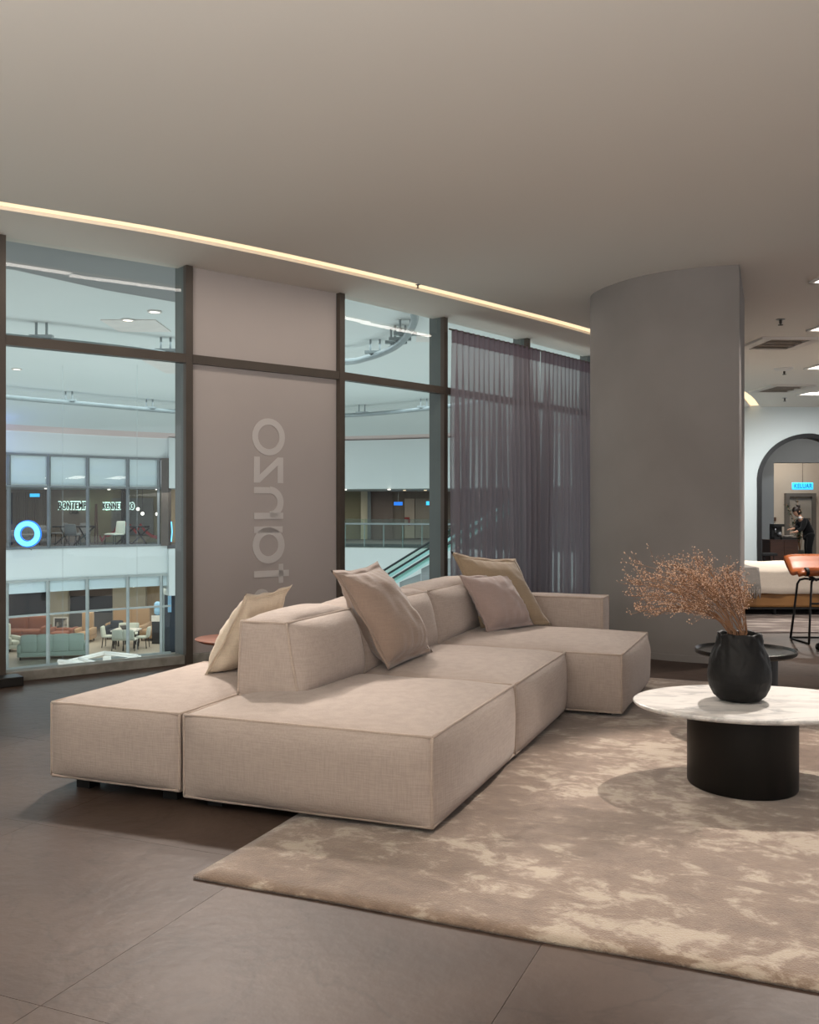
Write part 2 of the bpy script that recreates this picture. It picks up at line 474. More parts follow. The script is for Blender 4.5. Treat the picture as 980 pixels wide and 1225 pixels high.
# ------------------------------------------------------------------ mesh builder
class MB:
    def __init__(s):
        s.v, s.f = [], []

    def add(s, vs, fs):
        o = len(s.v)
        s.v += [tuple(v) for v in vs]
        s.f += [tuple(i + o for i in f) for f in fs]
        return s

    def box(s, x0, x1, y0, y1, z0, z1, mtx=None):
        vs = [Vector((x, y, z)) for x in (x0, x1) for y in (y0, y1) for z in (z0, z1)]
        if mtx is not None:
            vs = [mtx @ v for v in vs]
        return s.add(vs, [(0, 1, 3, 2), (4, 6, 7, 5), (0, 4, 5, 1), (2, 3, 7, 6), (0, 2, 6, 4), (1, 5, 7, 3)])

    def prism(s, pts, z0, z1):
        """pts: plan outline, anticlockwise"""
        n = len(pts)
        vs = [(p[0], p[1], z0) for p in pts] + [(p[0], p[1], z1) for p in pts]
        fs = [tuple(range(n - 1, -1, -1)), tuple(range(n, 2 * n))]
        fs += [(i, (i + 1) % n, n + (i + 1) % n, n + i) for i in range(n)]
        return s.add(vs, fs)

    def lathe(s, prof, n=32, c=(0, 0, 0), sx=1.0, sy=1.0, mtx=None, cap=True):
        vs, fs = [], []
        for (r, z) in prof:
            for k in range(n):
                a = 2 * pi * k / n
                v = Vector((c[0] + r * cos(a) * sx, c[1] + r * sin(a) * sy, c[2] + z))
                vs.append(mtx @ v if mtx is not None else v)
        for i in range(len(prof) - 1):
            for k in range(n):
                fs.append((i * n + k, i * n + (k + 1) % n, (i + 1) * n + (k + 1) % n, (i + 1) * n + k))
        if cap:
            fs.append(tuple(range(n - 1, -1, -1)))
            m = (len(prof) - 1) * n
            fs.append(tuple(range(m, m + n)))
        return s.add(vs, fs)

    def cyl(s, c, r, z0, z1, n=20, mtx=None):
        return s.lathe([(r, z0), (r, z1)], n, (c[0], c[1], 0), mtx=mtx)

    def tube(s, pts, r, n=8, closed=False, r2=None):
        pts = [Vector(p) for p in pts]
        N = len(pts)
        vs, fs = [], []
        up = Vector((0, 0, 1))
        prev = None
        for i, p in enumerate(pts):
            if closed:
                t = pts[(i + 1) % N] - pts[i - 1]
            else:
                t = pts[min(i + 1, N - 1)] - pts[max(i - 1, 0)]
            if t.length < 1e-9:
                t = Vector((0, 0, 1))
            t.normalize()
            if prev is None:
                a = up if abs(t.z) < 0.95 else Vector((1, 0, 0))
                x = a.cross(t).normalized()
            else:
                x = prev - t * prev.dot(t)
                x = x.normalized() if x.length > 1e-6 else up.cross(t).normalized()
            prev = x
            y = t.cross(x)
            rr = r if r2 is None else r + (r2 - r) * i / max(1, N - 1)
            for k in range(n):
                an = 2 * pi * k / n
                vs.append(p + x * (rr * cos(an)) + y * (rr * sin(an)))
        m = N if closed else N - 1
        for i in range(m):
            j = (i + 1) % N
            for k in range(n):
                fs.append((i * n + k, i * n + (k + 1) % n, j * n + (k + 1) % n, j * n + k))
        if not closed:
            fs.append(tuple(range(n - 1, -1, -1)))
            fs.append(tuple(range((N - 1) * n, N * n)))
        return s.add(vs, fs)

    def sphere(s, c, r, n=10, m=6, sx=1, sy=1, sz=1):
        prof = []
        vs, fs = [], []
        for i in range(m + 1):
            th = pi * i / m
            for k in range(n):
                a = 2 * pi * k / n
                vs.append((c[0] + r * sx * sin(th) * cos(a), c[1] + r * sy * sin(th) * sin(a), c[2] - r * sz * cos(th)))
        for i in range(m):
            for k in range(n):
                fs.append((i * n + k, i * n + (k + 1) % n, (i + 1) * n + (k + 1) % n, (i + 1) * n + k))
        return s.add(vs, fs)

    def build(s, name, m, parent=None, smooth=False, bevel=0.0, merge=False, weld=1e-5, subsurf=0):
        me = bpy.data.meshes.new(name)
        me.from_pydata(s.v, [], s.f)
        me.update()
        bm = bmesh.new()
        bm.from_mesh(me)
        if merge:
            bmesh.ops.remove_doubles(bm, verts=bm.verts, dist=weld)
        bmesh.ops.dissolve_degenerate(bm, edges=bm.edges, dist=1e-7)
        bmesh.ops.recalc_face_normals(bm, faces=bm.faces)
        bm.to_mesh(me)
        bm.free()
        if smooth:
            for p in me.polygons:
                p.use_smooth = True
        me.materials.append(m)
        o = bpy.data.objects.new(name, me)
        COL.objects.link(o)
        if parent is not None:
            o.parent = parent
            o.matrix_parent_inverse = parent.matrix_world.inverted() if False else Matrix.Identity(4)
        if bevel:
            b = o.modifiers.new('bevel', 'BEVEL')
            b.width = bevel
            b.segments = 2
            b.limit_method = 'ANGLE'
        if subsurf:
            sub = o.modifiers.new('sub', 'SUBSURF')
            sub.levels = sub.render_levels = subsurf
        return o


def auto_smooth(o, ang=40):
    me = o.data
    for p in me.polygons:
        p.use_smooth = True
    bm = bmesh.new()
    bm.from_mesh(me)
    for e in bm.edges:
        if len(e.link_faces) == 2 and e.calc_face_angle(0) > radians(ang):
            e.smooth = False
    bm.to_mesh(me)
    bm.free()
    return o


def tag(o, label, cat, group=None):
    o['label'] = label
    o['category'] = cat
    if group:
        o['group'] = group
    return o


def thing(name, label, cat, loc=(0, 0, 0), rz=0.0, group=None):
    o = bpy.data.objects.new(name, None)
    o.empty_display_size = 0.1
    COL.objects.link(o)
    o.location = loc
    o.rotation_euler = (0, 0, rz)
    return tag(o, label, cat, group)


def struct(o, label=None):
    o['kind'] = 'structure'
    if label:
        o['label'] = label
    return o


def struct_empty(name, loc=(0, 0, 0)):
    o = bpy.data.objects.new(name, None)
    o.empty_display_size = 0.1
    COL.objects.link(o)
    o.location = loc
    return struct(o)


def copy_tree(o, parent=None):
    c = o.copy()
    COL.objects.link(c)
    c.parent = parent
    for ch in [x for x in bpy.data.objects if x.parent == o]:
        copy_tree(ch, c)
    return c


def at(px, py, Y):
    """point seen at column px, row py of the photograph, at distance Y"""
    return Vector(((px - 490) * Y / F, Y, EYE - (py - HZ) * Y / F))


def on(px, py, z):
    Y = (EYE - z) * F / (py - HZ)
    return Vector(((px - 490) * Y / F, Y, z))


def smoothline(pts, n):
    """Catmull-Rom through plan points"""
    P = [Vector(p) for p in pts]
    P = [P[0] * 2 - P[1]] + P + [P[-1] * 2 - P[-2]]
    out = []
    for i in range(1, len(P) - 2):
        for k in range(n):
            t = k / n
            a, b, c, d = P[i - 1:i + 3]
            out.append(0.5 * ((2 * b) + (c - a) * t + (2 * a - 5 * b + 4 * c - d) * t * t + (3 * b - a - 3 * c + d) * t ** 3))
    out.append(P[-2])
    return out


def offset_line(pts, d):
    """offset a plan polyline to its right by d"""
    out = []
    n = len(pts)
    for i, p in enumerate(pts):
        t = (pts[min(i + 1, n - 1)] - pts[max(i - 1, 0)])
        t = Vector((t.x, t.y)).normalized()
        out.append(Vector((p.x + t.y * d, p.y - t.x * d)))
    return out


H = 3.6  # ceiling height
# plan line of the faceted shop glazing, left to right
GL = [Vector(p) for p in ((-5.0, 6.56), (-3.30, 7.74), (-2.02, 8.72), (-0.72, 9.83), (0.38, 11.06), (1.50, 12.42), (2.62, 13.82),
                          (3.75, 15.4), (4.75, 17.1), (5.75, 18.9), (6.65, 20.75))]
# plan line of the light slot in the ceiling
SLOT = smoothline([(-6.2, 4.9), (-2.96, 6.97), (-1.705, 7.845), (-0.393, 9.05), (1.065, 10.59), (2.24, 11.93), (3.6, 13.7), (5.1, 16.1), (6.49, 18.6), (7.45, 20.7)], 8)
BACK = 20.75
XR = 13.0
YN = -9.0
XL = -6.2

# ------------------------------------------------------------------ floor
SOFA_A = radians(21.4)
RUG_A = radians(23.0)
gu = Vector((sin(RUG_A), cos(RUG_A)))
gv = Vector((cos(RUG_A), -sin(RUG_A)))
floor_outline = [(XL, YN), (XR, YN), (XR, BACK), (GL[-1].x, BACK)] + [(p.x, p.y) for p in reversed(GL)] + [(XL, 5.6)]
fl = struct(MB().prism(floor_outline, -0.3, -0.006).build('floor', M['grout']), 'dark grey brown stone look tile floor')
T = 1.2
org = Vector((-1.04, 2.71))


def clip(poly, a, n):
    out = []
    for i in range(len(poly)):
        p, q = poly[i], poly[(i + 1) % len(poly)]
        dp, dq = (p - a).dot(n), (q - a).dot(n)
        if dp <= 0:
            out.append(p)
        if dp * dq < 0:
            out.append(p + (q - p) * (dp / (dp - dq)))
    return out


def inside_side(p):
    best = None
    for a, b in zip(GL[:-1], GL[1:]):
        ab = b - a
        t = max(0, min(1, (p - a).dot(ab) / ab.dot(ab)))
        d = (p - (a + ab * t)).length
        if best is None or d < best[0]:
            best = (d, a, Vector((-ab.y, ab.x)).normalized())
    return best


full_tile = None
for i in range(-12, 16):
    for j in range(-6, 20):
        g = 0.0008
        q = [Vector((i * T + g, j * T + g)), Vector(((i + 1) * T - g, j * T + g)), Vector(((i + 1) * T - g, (j + 1) * T - g)), Vector((i * T + g, (j + 1) * T - g))]
        q = [org + gv * p.x + gu * p.y for p in q]
        c = sum(q, Vector((0, 0))) / 4
        if c.y > 15.5 or c.y < 0.2 or c.x < XL or c.x > 9 or abs(c.x) > 0.62 * c.y + 2.0:
            continue
        d, a, n = inside_side(c)
        if d > 1.0:
            if (c - a).dot(n) > 0:
                continue
            if full_tile is None:
                h = T / 2 - g
                full_tile = MB().prism([(-h, -h), (h, -h), (h, h), (-h, h)], -0.0065, 0).build('tile', M['tile'], fl)
                o = full_tile
            else:
                o = full_tile.copy()
                COL.objects.link(o)
            o.location = (c.x, c.y, 0)
            o.rotation_euler = (0, 0, -RUG_A)
        else:
            q2 = clip(q, a, n)
            if len(q2) < 3:
                continue
            MB().prism([(p.x, p.y) for p in q2], -0.0065, 0).build('tile', M['tile'], fl)
fb = MB()
fb.prism([(1.0, 15.0), (9.5, 13.2), (XR, 14), (XR, BACK), (6.7, BACK)], -0.005, -0.001).build('tile', M['tile'], fl)

# ------------------------------------------------------------------ ceiling with light slot
inner = offset_line(SLOT, 0.095)
outer = offset_line(SLOT, -0.095)
ce = MB()
ring = [(XL, YN), (XR, YN), (XR, BACK + 0.2)] + [(p.x, p.y) for p in reversed(inner)]
ce.prism(ring, H, H + 0.25)
glo = [Vector((p.x, p.y)) for p in GL]
gcurve = offset_line(glo, -0.12)
ce.prism([(p.x, p.y) for p in outer] + [(p.x, p.y) for p in reversed(gcurve)] + [(XL, 6.0)], H, H + 0.25)
ceil = struct(ce.build('ceiling', M['ceiling']), 'plain warm grey painted ceiling')
st = MB()
for a in range(len(SLOT) - 1):
    st.add([(outer[a].x, outer[a].y, H + .03), (inner[a].x, inner[a].y, H + .03), (inner[a + 1].x, inner[a + 1].y, H + .03), (outer[a + 1].x, outer[a + 1].y, H + .03),
            (outer[a].x, outer[a].y, H + .05), (inner[a].x, inner[a].y, H + .05), (inner[a + 1].x, inner[a + 1].y, H + .05), (outer[a + 1].x, outer[a + 1].y, H + .05)],
           [(0, 1, 2, 3), (4, 7, 6, 5), (0, 4, 5, 1), (1, 5, 6, 2), (2, 6, 7, 3), (3, 7, 4, 0)])
tag(st.build('strip_light', M['led'], None, merge=True), 'long warm lit strip light set in the ceiling beside the windows', 'light')

# ------------------------------------------------------------------ shop glazing
TZ0, TZ1 = 2.72, 2.80   # transom


def seg_matrix(a, b):
    d = (b - a)
    ang = math.atan2(d.y, d.x)
    return Matrix.Translation((a.x, a.y, 0)) @ Matrix.Rotation(ang, 4, 'Z'), d.length


LETTERS = {}


def ring_poly(cx, cz, r0, r1, a0=0.0, a1=2 * pi, n=28):
    q = []
    for k in range(n):
        t0, t1 = a0 + (a1 - a0) * k / n, a0 + (a1 - a0) * (k + 1) / n
        q.append([(cx + r0 * cos(t0), cz + r0 * sin(t0)), (cx + r1 * cos(t0), cz + r1 * sin(t0)),
                  (cx + r1 * cos(t1), cz + r1 * sin(t1)), (cx + r0 * cos(t1), cz + r0 * sin(t1))])
    return q


def glyph(ch):
    """upright lower case geometric letters as lists of quads, x height 1, stroke .19; returns quads, advance"""
    s = 0.19
    if ch == 'o':
        return ring_poly(.56, .5, .5 - s + .06, .56), 1.12
    if ch == 'z':
        return [[(0, 1), (0, 1 - s), (.78, 1 - s), (.78, 1)], [(0, s), (0, 0), (.78, 0), (.78, s)],
                [(.0, s), (.24, s), (.78, 1 - s), (.54, 1 - s)]], .78
    if ch == 'n':
        q = [[(0, 0), (s, 0), (s, 1), (0, 1)], [(.96 - s, 0), (.96, 0), (.96, .55), (.96 - s, .55)]]
        q += ring_poly(.5, .53, .46 - s, .46 + .02, 0, pi)
        return q, .96
    if ch == 'a':
        q = ring_poly(.55, .5, .52 - s, .55)
        q += [[(1.12 - s, 0), (1.12, 0), (1.12, .98), (1.12 - s, .98)]]
        return q, 1.12
    if ch == 't':
        return [[(.2, 0), (.2 + s, 0), (.2 + s, 1.2), (.2, 1.2)], [(0, .84), (.58, .84), (.58, 1.0), (0, 1.0)]], .58
    if ch == 's':
        q = ring_poly(.34, .26, .26 - .17, .28, -pi * .85, pi * .5)
        q += ring_poly(.34, .74, .26 - .17, .28, pi * .1, pi * 1.5)
        return q, .68
    return [], .5


for k in range(len(GL) - 1):
    a, b = GL[k], GL[k + 1]
    mtx, L = seg_matrix(a, b)
    w = struct_empty('window_%d' % k)
    y0, y1 = -0.02, 0.13
    # mullion at the left end of the bay, its flank in grey
    MB().box(-0.035, 0.035, -0.05, 0.0, 0, H + .1, mtx).build('mullion', M['bronze'], w)
    MB().box(-0.03, 0.03, 0.0, 0.17, 0, H + .1, mtx).build('mullion_fin', M['bronze_side'], w)
    MB().box(0.03, L - 0.03, -0.05, 0.03, TZ0, TZ1, mtx).build('transom', M['bronze'], w)
    MB().box(0.03, L - 0.03, -0.03, 0.12, 0, 0.08, mtx).build('sill', M['sill'], w, bevel=.006)
    if k == 2:
        pb = MB().box(0.04, L - 0.04, -0.005, 0.02, 0.085, TZ0, mtx).build('panel', M['frost'], w)
        pb2 = MB().box(0.04, L - 0.04, -0.005, 0.02, TZ1, H + .1, mtx).build('panel', M['frost'], w)
        # frosted lettering seen from behind: mirrored and turned so its tops point right
        XH = 0.285
        x_base = 0.70
        z = 2.275
        GAPS = dict(o=.016, z=.042, n=.072, a=.008, t=.03, s=.05)
        for ch in 'oznats':
            q, adv = glyph(ch)
            lb = MB()
            for quad in q:
                vs = []
                for (gx, gy) in quad:
                    # letter right -> up, letter up -> right (along the wall): a mirrored, turned letter
                    vs.append(Vector((x_base + gy * XH * 1.15, -0.010, z - (adv - gx) * XH * 1.12)))
                vs2 = [v + Vector((0, 0.005, 0)) for v in vs]
                vs = [mtx @ v for v in vs + vs2]
                lb.add(vs, [(0, 1, 2, 3), (7, 6, 5, 4), (0, 4, 5, 1), (1, 5, 6, 2), (2, 6, 7, 3), (3, 7, 4, 0)])
            lb.build('letter', M['letter'], w)
            z -= adv * XH * 1.12 + GAPS[ch]
    else:
        for (z0, z1) in ((0.085, TZ0), (TZ1, H + .1)):
            MB().box(0.035, L - 0.035, 0.0, 0.012, z0, z1, mtx).build('pane', M['glass'], w)
# black floor box at the foot of the left post
p = GL[1]
fbx = MB().box(-0.16, 0.1, -0.24, -0.06, 0.0, 0.075, Matrix.Translation((p.x + .02, p.y, 0)) @ Matrix.Rotation(radians(38), 4, 'Z')).build('floor_box', M['black'], None, bevel=.008)
tag(fbx, 'small black metal box on the floor at the foot of the left window post', 'box')

# ------------------------------------------------------------------ walls of the shop
struct(MB().box(-0.1, 0.1, -9.6, 0, 0, H, Matrix.Translation((GL[0].x, GL[0].y, 0)) @ Matrix.Rotation(radians(-4), 4, 'Z')).build('wall_left', M['wall']), 'plain pale wall left of the windows')

# arch opening in the back wall
AX, AR, ASP, ATOP = 9.05, 1.42, 1.87, 3.06


def arch_outline(inset, n=20):
    """left foot -> over the top -> right foot of an arch with straight jambs and an elliptic head; wavy right flank"""
    pts = []
    l, r = 7.50 + inset, 9.86 - inset
    cx, rx = (l + r) / 2 - 0.1, (r - l) / 2
    zt, zs = 3.03 - inset, 2.02
    pts.append((l, 0.0))
    pts.append((l, zs))
    cxl = 8.62
    for k in range(1, n + 1):
        t = pi - pi * k / n * 0.5
        pts.append((cxl + (cxl - l) * cos(t), zs + (zt - zs) * sin(t)))
    for k in range(1, n + 1):
        t = k / n
        pts.append((cxl + (r - cxl) * t, zt - (0.36 - 0.25 * 0) * (sin(min(1, t * 1.1) * pi / 2) ** 2) * (1 - .1 * t)))
    pts.append((r, 0.0))
    return pts


ao = arch_outline(0.0)
wb = MB()
Yb0, Yb1 = BACK, BACK + 0.25
outline_full = [(6.2, 0), (6.2, H + .1), (XR, H + .1), (XR, 0)]


def wall_with_arch(mb, y):
    # strips: left part, right part, above
    i0 = len(mb.v)
    vs, fs = [], []
    l, r = ao[0][0], ao[-1][0]
    return


# the wall is assembled of vertical strips over the opening plus two solid flanks
wb.box(6.2, ao[0][0], Yb0, Yb1, 0, H + .1)
wb.box(ao[-1][0], XR, Yb0, Yb1, 0, H + .1)
for (p, q) in zip(ao[1:-2], ao[2:-1]):
    x0, x1 = p[0], q[0]
    if x1 - x0 < 1e-4:
        continue
    wb.add([(x0, Yb0, p[1]), (x1, Yb0, q[1]), (x1, Yb0, H + .1), (x0, Yb0, H + .1), (x0, Yb1, p[1]), (x1, Yb1, q[1]), (x1, Yb1, H + .1), (x0, Yb1, H + .1)],
           [(0, 1, 2, 3), (7, 6, 5, 4), (0, 4, 5, 1), (1, 5, 6, 2), (2, 6, 7, 3), (3, 7, 4, 0)])
wback = struct(wb.build('wall_back', M['wall']), 'pale grey green back wall with an arched opening')
ai = arch_outline(0.09)
fr = MB()
for i in range(len(ao) - 1):
    (ax, az), (bx, bz) = ao[i], ao[i + 1]
    (cx_, cz_), (dx, dz) = ai[i + 1], ai[i]
    vs = [(ax, Yb0 - .05, az), (bx, Yb0 - .05, bz), (cx_, Yb0 - .05, cz_), (dx, Yb0 - .05, dz)]
    vs += [(x, Yb0 + .27, z) for (x, y, z) in vs]
    fr.add(vs, [(0, 1, 2, 3), (7, 6, 5, 4), (0, 4, 5, 1), (1, 5, 6, 2), (2, 6, 7, 3), (3, 7, 4, 0)])
struct(fr.build('trim_1', M['black'], None, merge=True), 'black metal lining of the arched opening')

# ------------------------------------------------------------------ column
cp = [(2.32, 11.4), (2.08, 10.8), (1.945, 10.3), (1.872, 9.92), (1.905, 9.65), (1.995, 9.40), (2.13, 9.15), (2.316, 8.94), (2.47, 8.83), (2.65, 8.745), (2.80, 8.69), (2.97, 8.655)]
cs = smoothline(cp, 5)
colm = [(p.x, p.y) for p in cs] + [(3.52, 10.1), (3.75, 10.9), (3.0, 11.8)]
co = MB().prism(colm, -0.003, H).build('column', M['column'])
auto_smooth(co, 25)
struct(co, 'broad rounded dark grey plaster column')
# skirting following the column foot
sk = MB()
skl = [Vector(p) for p in colm]
n = len(skl)
for i in range(n):
    a, b = skl[i], skl[(i + 1) % n]
    c = Vector((2.75, 10.2))
    oa, ob = a + (a - c).normalized() * .012, b + (b - c).normalized() * .012
    vs = [(a.x, a.y, 0), (b.x, b.y, 0), (ob.x, ob.y, 0), (oa.x, oa.y, 0)]
    vs += [(x, y, .06) for (x, y, z) in vs]
    sk.add(vs, [(0, 1, 2, 3), (7, 6, 5, 4), (0, 4, 5, 1), (1, 5, 6, 2), (2, 6, 7, 3), (3, 7, 4, 0)])
struct(sk.build('baseboard_column', M['column']))

# ------------------------------------------------------------------ rug
R0 = Vector((-0.818, 3.634))
RW, RL, RT = 3.7, 5.02, 0.022
rb = MB()
NX, NY = 60, 70
grid = []
for j in range(NY + 1):
    for i in range(NX + 1):
        x, y = RW * i / NX, RL * j / NY
        e = min(x, RW - x, y, RL - y)
        z = RT - 0.008 * max(0, 1 - e / 0.05) ** 2
        if 0 < i < NX and 0 < j < NY:
            z += 0.003 * noise.noise(Vector((x * 3, y * 3, 0)))
        wx = 0.012 * noise.noise(Vector((y * 1.7, 3.1, 0))) if i in (0, NX) else 0
        wy = 0.016 * noise.noise(Vector((x * 1.6, 7.7, 0))) if j in (0, NY) else 0
        grid.append((x + wx, y + wy, z))
nv = len(grid)
fs = [(j * (NX + 1) + i, j * (NX + 1) + i + 1, (j + 1) * (NX + 1) + i + 1, (j + 1) * (NX + 1) + i) for j in range(NY) for i in range(NX)]
rimidx = [i for i in range(NX + 1)] + [j * (NX + 1) + NX for j in range(1, NY + 1)] + [NY * (NX + 1) + i for i in range(NX - 1, -1, -1)] + [j * (NX + 1) for j in range(NY - 1, 0, -1)]
low = [(grid[k][0], grid[k][1], 0.001) for k in rimidx]
m_ = len(rimidx)
fs += [(rimidx[k], nv + k, nv + (k + 1) % m_, rimidx[(k + 1) % m_]) for k in range(m_)]
fs.append(tuple(nv + k for k in range(m_)))
rb.add(grid + low, fs)
rug = rb.build('area_rug', M['rug'], None, smooth=True)
rug.location = (R0.x, R0.y, 0)
rug.rotation_euler = (0, 0, -RUG_A)
tag(rug, 'large taupe rug with brushed pale patches under the sofa and marble table', 'rug')

# ------------------------------------------------------------------ upholstery helpers
CS = Vector((0.095, 4.054))
su = Vector((sin(SOFA_A), cos(SOFA_A)))
sv = Vector((cos(SOFA_A), -sin(SOFA_A)))


def S(s, t, z=0.0):
    """sofa coordinates: s leftwards from the front right corner, t away from the camera"""
    p = CS - sv * s + su * t
    return Vector((p.x, p.y, z))


def rebase(root, loc=None, rz=0.0):
    """move the origin of a thing built in world coordinates to its own base"""
    tree = []

    def walk(o):
        tree.append(o)
        for ch in [x for x in COL.objects if x.parent == o]:
            walk(ch)
    walk(root)
    if loc is None:
        pts = [v.co for o in tree if o.type == 'MESH' for v in o.data.vertices]
        lo = [min(p[i] for p in pts) for i in range(3)]
        hi = [max(p[i] for p in pts) for i in range(3)]
        loc = ((lo[0] + hi[0]) / 2, (lo[1] + hi[1]) / 2, lo[2])
    mt = (Matrix.Translation(loc) @ Matrix.Rotation(rz, 4, 'Z')).inverted()
    for o in tree:
        if o.type == 'MESH':
            o.data.transform(mt)
            o.data.update()
    root.location = loc
    root.rotation_euler = (0, 0, rz)


def puff_hex(c, puffs, N=18, wr=0.004, seed=0.0, power=0.55):
    """c[i][j][k] eight corners (i: s, j: t, k: z); each face swells by its own amount. puffs: dict face -> metres"""
    mb = MB()
    faces = {'s0': [(0, 0, 0), (0, 1, 0), (0, 0, 1), (0, 1, 1)], 's1': [(1, 0, 0), (1, 1, 0), (1, 0, 1), (1, 1, 1)],
             't0': [(0, 0, 0), (1, 0, 0), (0, 0, 1), (1, 0, 1)], 't1': [(0, 1, 0), (1, 1, 0), (0, 1, 1), (1, 1, 1)],
             'z0': [(0, 0, 0), (1, 0, 0), (0, 1, 0), (1, 1, 0)], 'z1': [(0, 0, 1), (1, 0, 1), (0, 1, 1), (1, 1, 1)]}
    cen = sum((c[i][j][k] for i in (0, 1) for j in (0, 1) for k in (0, 1)), Vector()) / 8
    for f, q in faces.items():
        A, B, C_, D = (c[i][j][k] for (i, j, k) in q)
        nrm = (B - A).cross(C_ - A).normalized()
        if nrm.dot((A + B + C_ + D) / 4 - cen) < 0:
            nrm = -nrm
        pf = puffs.get(f, 0.0)
        vs = []
        # ease grid lines towards the edges so that the rolled edge is well resolved
        us = [0.5 - 0.5 * cos(pi * i / N) for i in range(N + 1)]
        for v in us:
            for u in us:
                p = A * (1 - u) * (1 - v) + B * u * (1 - v) + C_ * (1 - u) * v + D * u * v
                a, b = 2 * u - 1, 2 * v - 1
                w = max(0, (1 - a ** 4)) ** power * max(0, (1 - b ** 4)) ** power
                # along the edges themselves the seam sags a little
                nz = noise.noise(p * 4.0 + Vector((seed, 0, 0))) + 0.5 * noise.noise(p * 11.0 + Vector((0, seed, 0)))
                p = p + nrm * (pf * w + wr * nz * min(1, 3 * w))
                vs.append(p)
        fs = [(j * (N + 1) + i, j * (N + 1) + i + 1, (j + 1) * (N + 1) + i + 1, (j + 1) * (N + 1) + i) for j in range(N) for i in range(N)]
        mb.add(vs, fs)
    return mb


EDGES = [((i, j, 0), (i, j, 1)) for i in (0, 1) for j in (0, 1)] + [((i, 0, k), (i, 1, k)) for i in (0, 1) for k in (0, 1)] + [((0, j, k), (1, j, k)) for j in (0, 1) for k in (0, 1)]


def pipe_edges(c, r=0.008, skip=()):
    mb = MB()
    for e in EDGES:
        if e in skip:
            continue
        (a, b) = e
        p, q = c[a[0]][a[1]][a[2]], c[b[0]][b[1]][b[2]]
        pts = [p.lerp(q, k / 12) + Vector((1, 1, 1)) * (0.0018 * noise.noise(p.lerp(q, k / 12) * 9)) for k in range(13)]
        mb.tube(pts, r, 6)
    return mb


def hexc(s0, s1, t0, t1, z0, z1, top=None):
    """corners; top=(s0,s1,t0,t1) for a tapered top"""
    a = top or (s0, s1, t0, t1)
    return [[[S(s0 if i == 0 else s1, t0 if j == 0 else t1, z0), S(a[0] if i == 0 else a[1], a[2] if j == 0 else a[3], z1)] for j in (0, 1)] for i in (0, 1)]


def sofa_block(name, parent, c, puffs, seed, wr=0.0065):
    o = puff_hex(c, puffs, seed=seed, wr=wr, power=.72).build(name, M['sofa'], parent, smooth=True, merge=True, weld=1e-4)
    auto_smooth(o, 50)
    pipe_edges(c).build('piping', M['piping'], o, smooth=True)
    return o


def sofa_legs(parent, pts, h):
    for (s, t) in pts:
        z0 = 0.0
        q = S(s, t)
        d = Vector((q.x, q.y)) - R0
        if 0 < d.dot(gv) < RW and 0 < d.dot(gu) < RL:
            z0 = RT
        MB().box(-.04, .04, -.04, .04, z0, h + .012, Matrix.Translation((q.x, q.y, 0)) @ Matrix.Rotation(-SOFA_A, 4, 'Z')).build('leg', M['black'], parent)


ZS, ZB = 0.435, 0.055
SG = 'modules of the beige sofa'
m1 = thing('sofa_module', 'nearest beige sofa module, deep seat with a short backrest at its left', 'sofa module', group=SG)
sofa_block('seat', m1, hexc(0, 1.235, 0, 1.30, ZB, ZS), dict(s0=.06, s1=.014, t0=.06, t1=.008, z1=.046, z0=.0), 1.0)
sofa_block('backrest', m1, hexc(.90, 1.25, .50, 1.30, ZS + .002, .815, (.985, 1.25, .53, 1.30)), dict(s0=.10, s1=.035, t0=.022, t1=.004, z1=.042), 2.0)
sofa_legs(m1, ((.12, .12), (1.12, .12), (.12, 1.18), (1.12, 1.18)), ZB)
m2 = thing('sofa_module', 'low backless beige sofa module at the far left, cream cushion on it', 'sofa module', group=SG)
sofa_block('seat', m2, hexc(1.265, 2.02, .005, 1.36, .075, ZS), dict(s0=.014, s1=.05, t0=.05, t1=.04, z1=.042), 3.0)
sofa_legs(m2, ((1.38, .13), (1.9, .13), (1.38, 1.24), (1.9, 1.24)), .075)
m3 = thing('sofa_module', 'middle beige sofa module with backrest, between the two deep ends', 'sofa module', group=SG)
sofa_block('seat', m3, hexc(-.005, 1.235, 1.312, 2.585, ZB, ZS), dict(s0=.06, s1=.014, t0=.008, t1=.008, z1=.046), 4.0)
sofa_block('backrest', m3, hexc(.90, 1.25, 1.312, 2.585, ZS + .002, .815, (.985, 1.25, 1.312, 2.585)), dict(s0=.10, s1=.035, t0=.004, t1=.004, z1=.042), 5.0)
sofa_legs(m3, ((.12, 1.42), (1.12, 1.42), (.12, 2.46), (1.12, 2.46)), ZB)
m4 = thing('sofa_module', 'far beige chaise module by the column, low arm at its far end', 'sofa module', group=SG)
sofa_block('seat', m4, hexc(-.38, 1.235, 2.60, 3.85, ZB, ZS), dict(s0=.06, s1=.014, t0=.04, t1=.012, z1=.048), 6.0)
sofa_block('backrest', m4, hexc(.90, 1.25, 2.60, 3.85, ZS + .002, .815, (.985, 1.25, 2.60, 3.85)), dict(s0=.10, s1=.035, t0=.004, t1=.004, z1=.042), 7.0)
sofa_block('armrest', m4, hexc(-.03, 1.25, 3.862, 4.13, ZB, .69), dict(s0=.02, s1=.01, t0=.02, t1=.02, z1=.015), 8.0)
sofa_legs(m4, ((-.26, 2.72), (1.12, 2.72), (-.26, 3.73), (1.12, 4.0)), ZB)
for m_, (s_, t_) in ((m1, (.62, .65)), (m2, (1.64, .68)), (m3, (.62, 1.95)), (m4, (.43, 3.22))):
    q = S(s_, t_)
    rebase(m_, (q.x, q.y, RT if m_ is not m2 else 0.0), -SOFA_A)


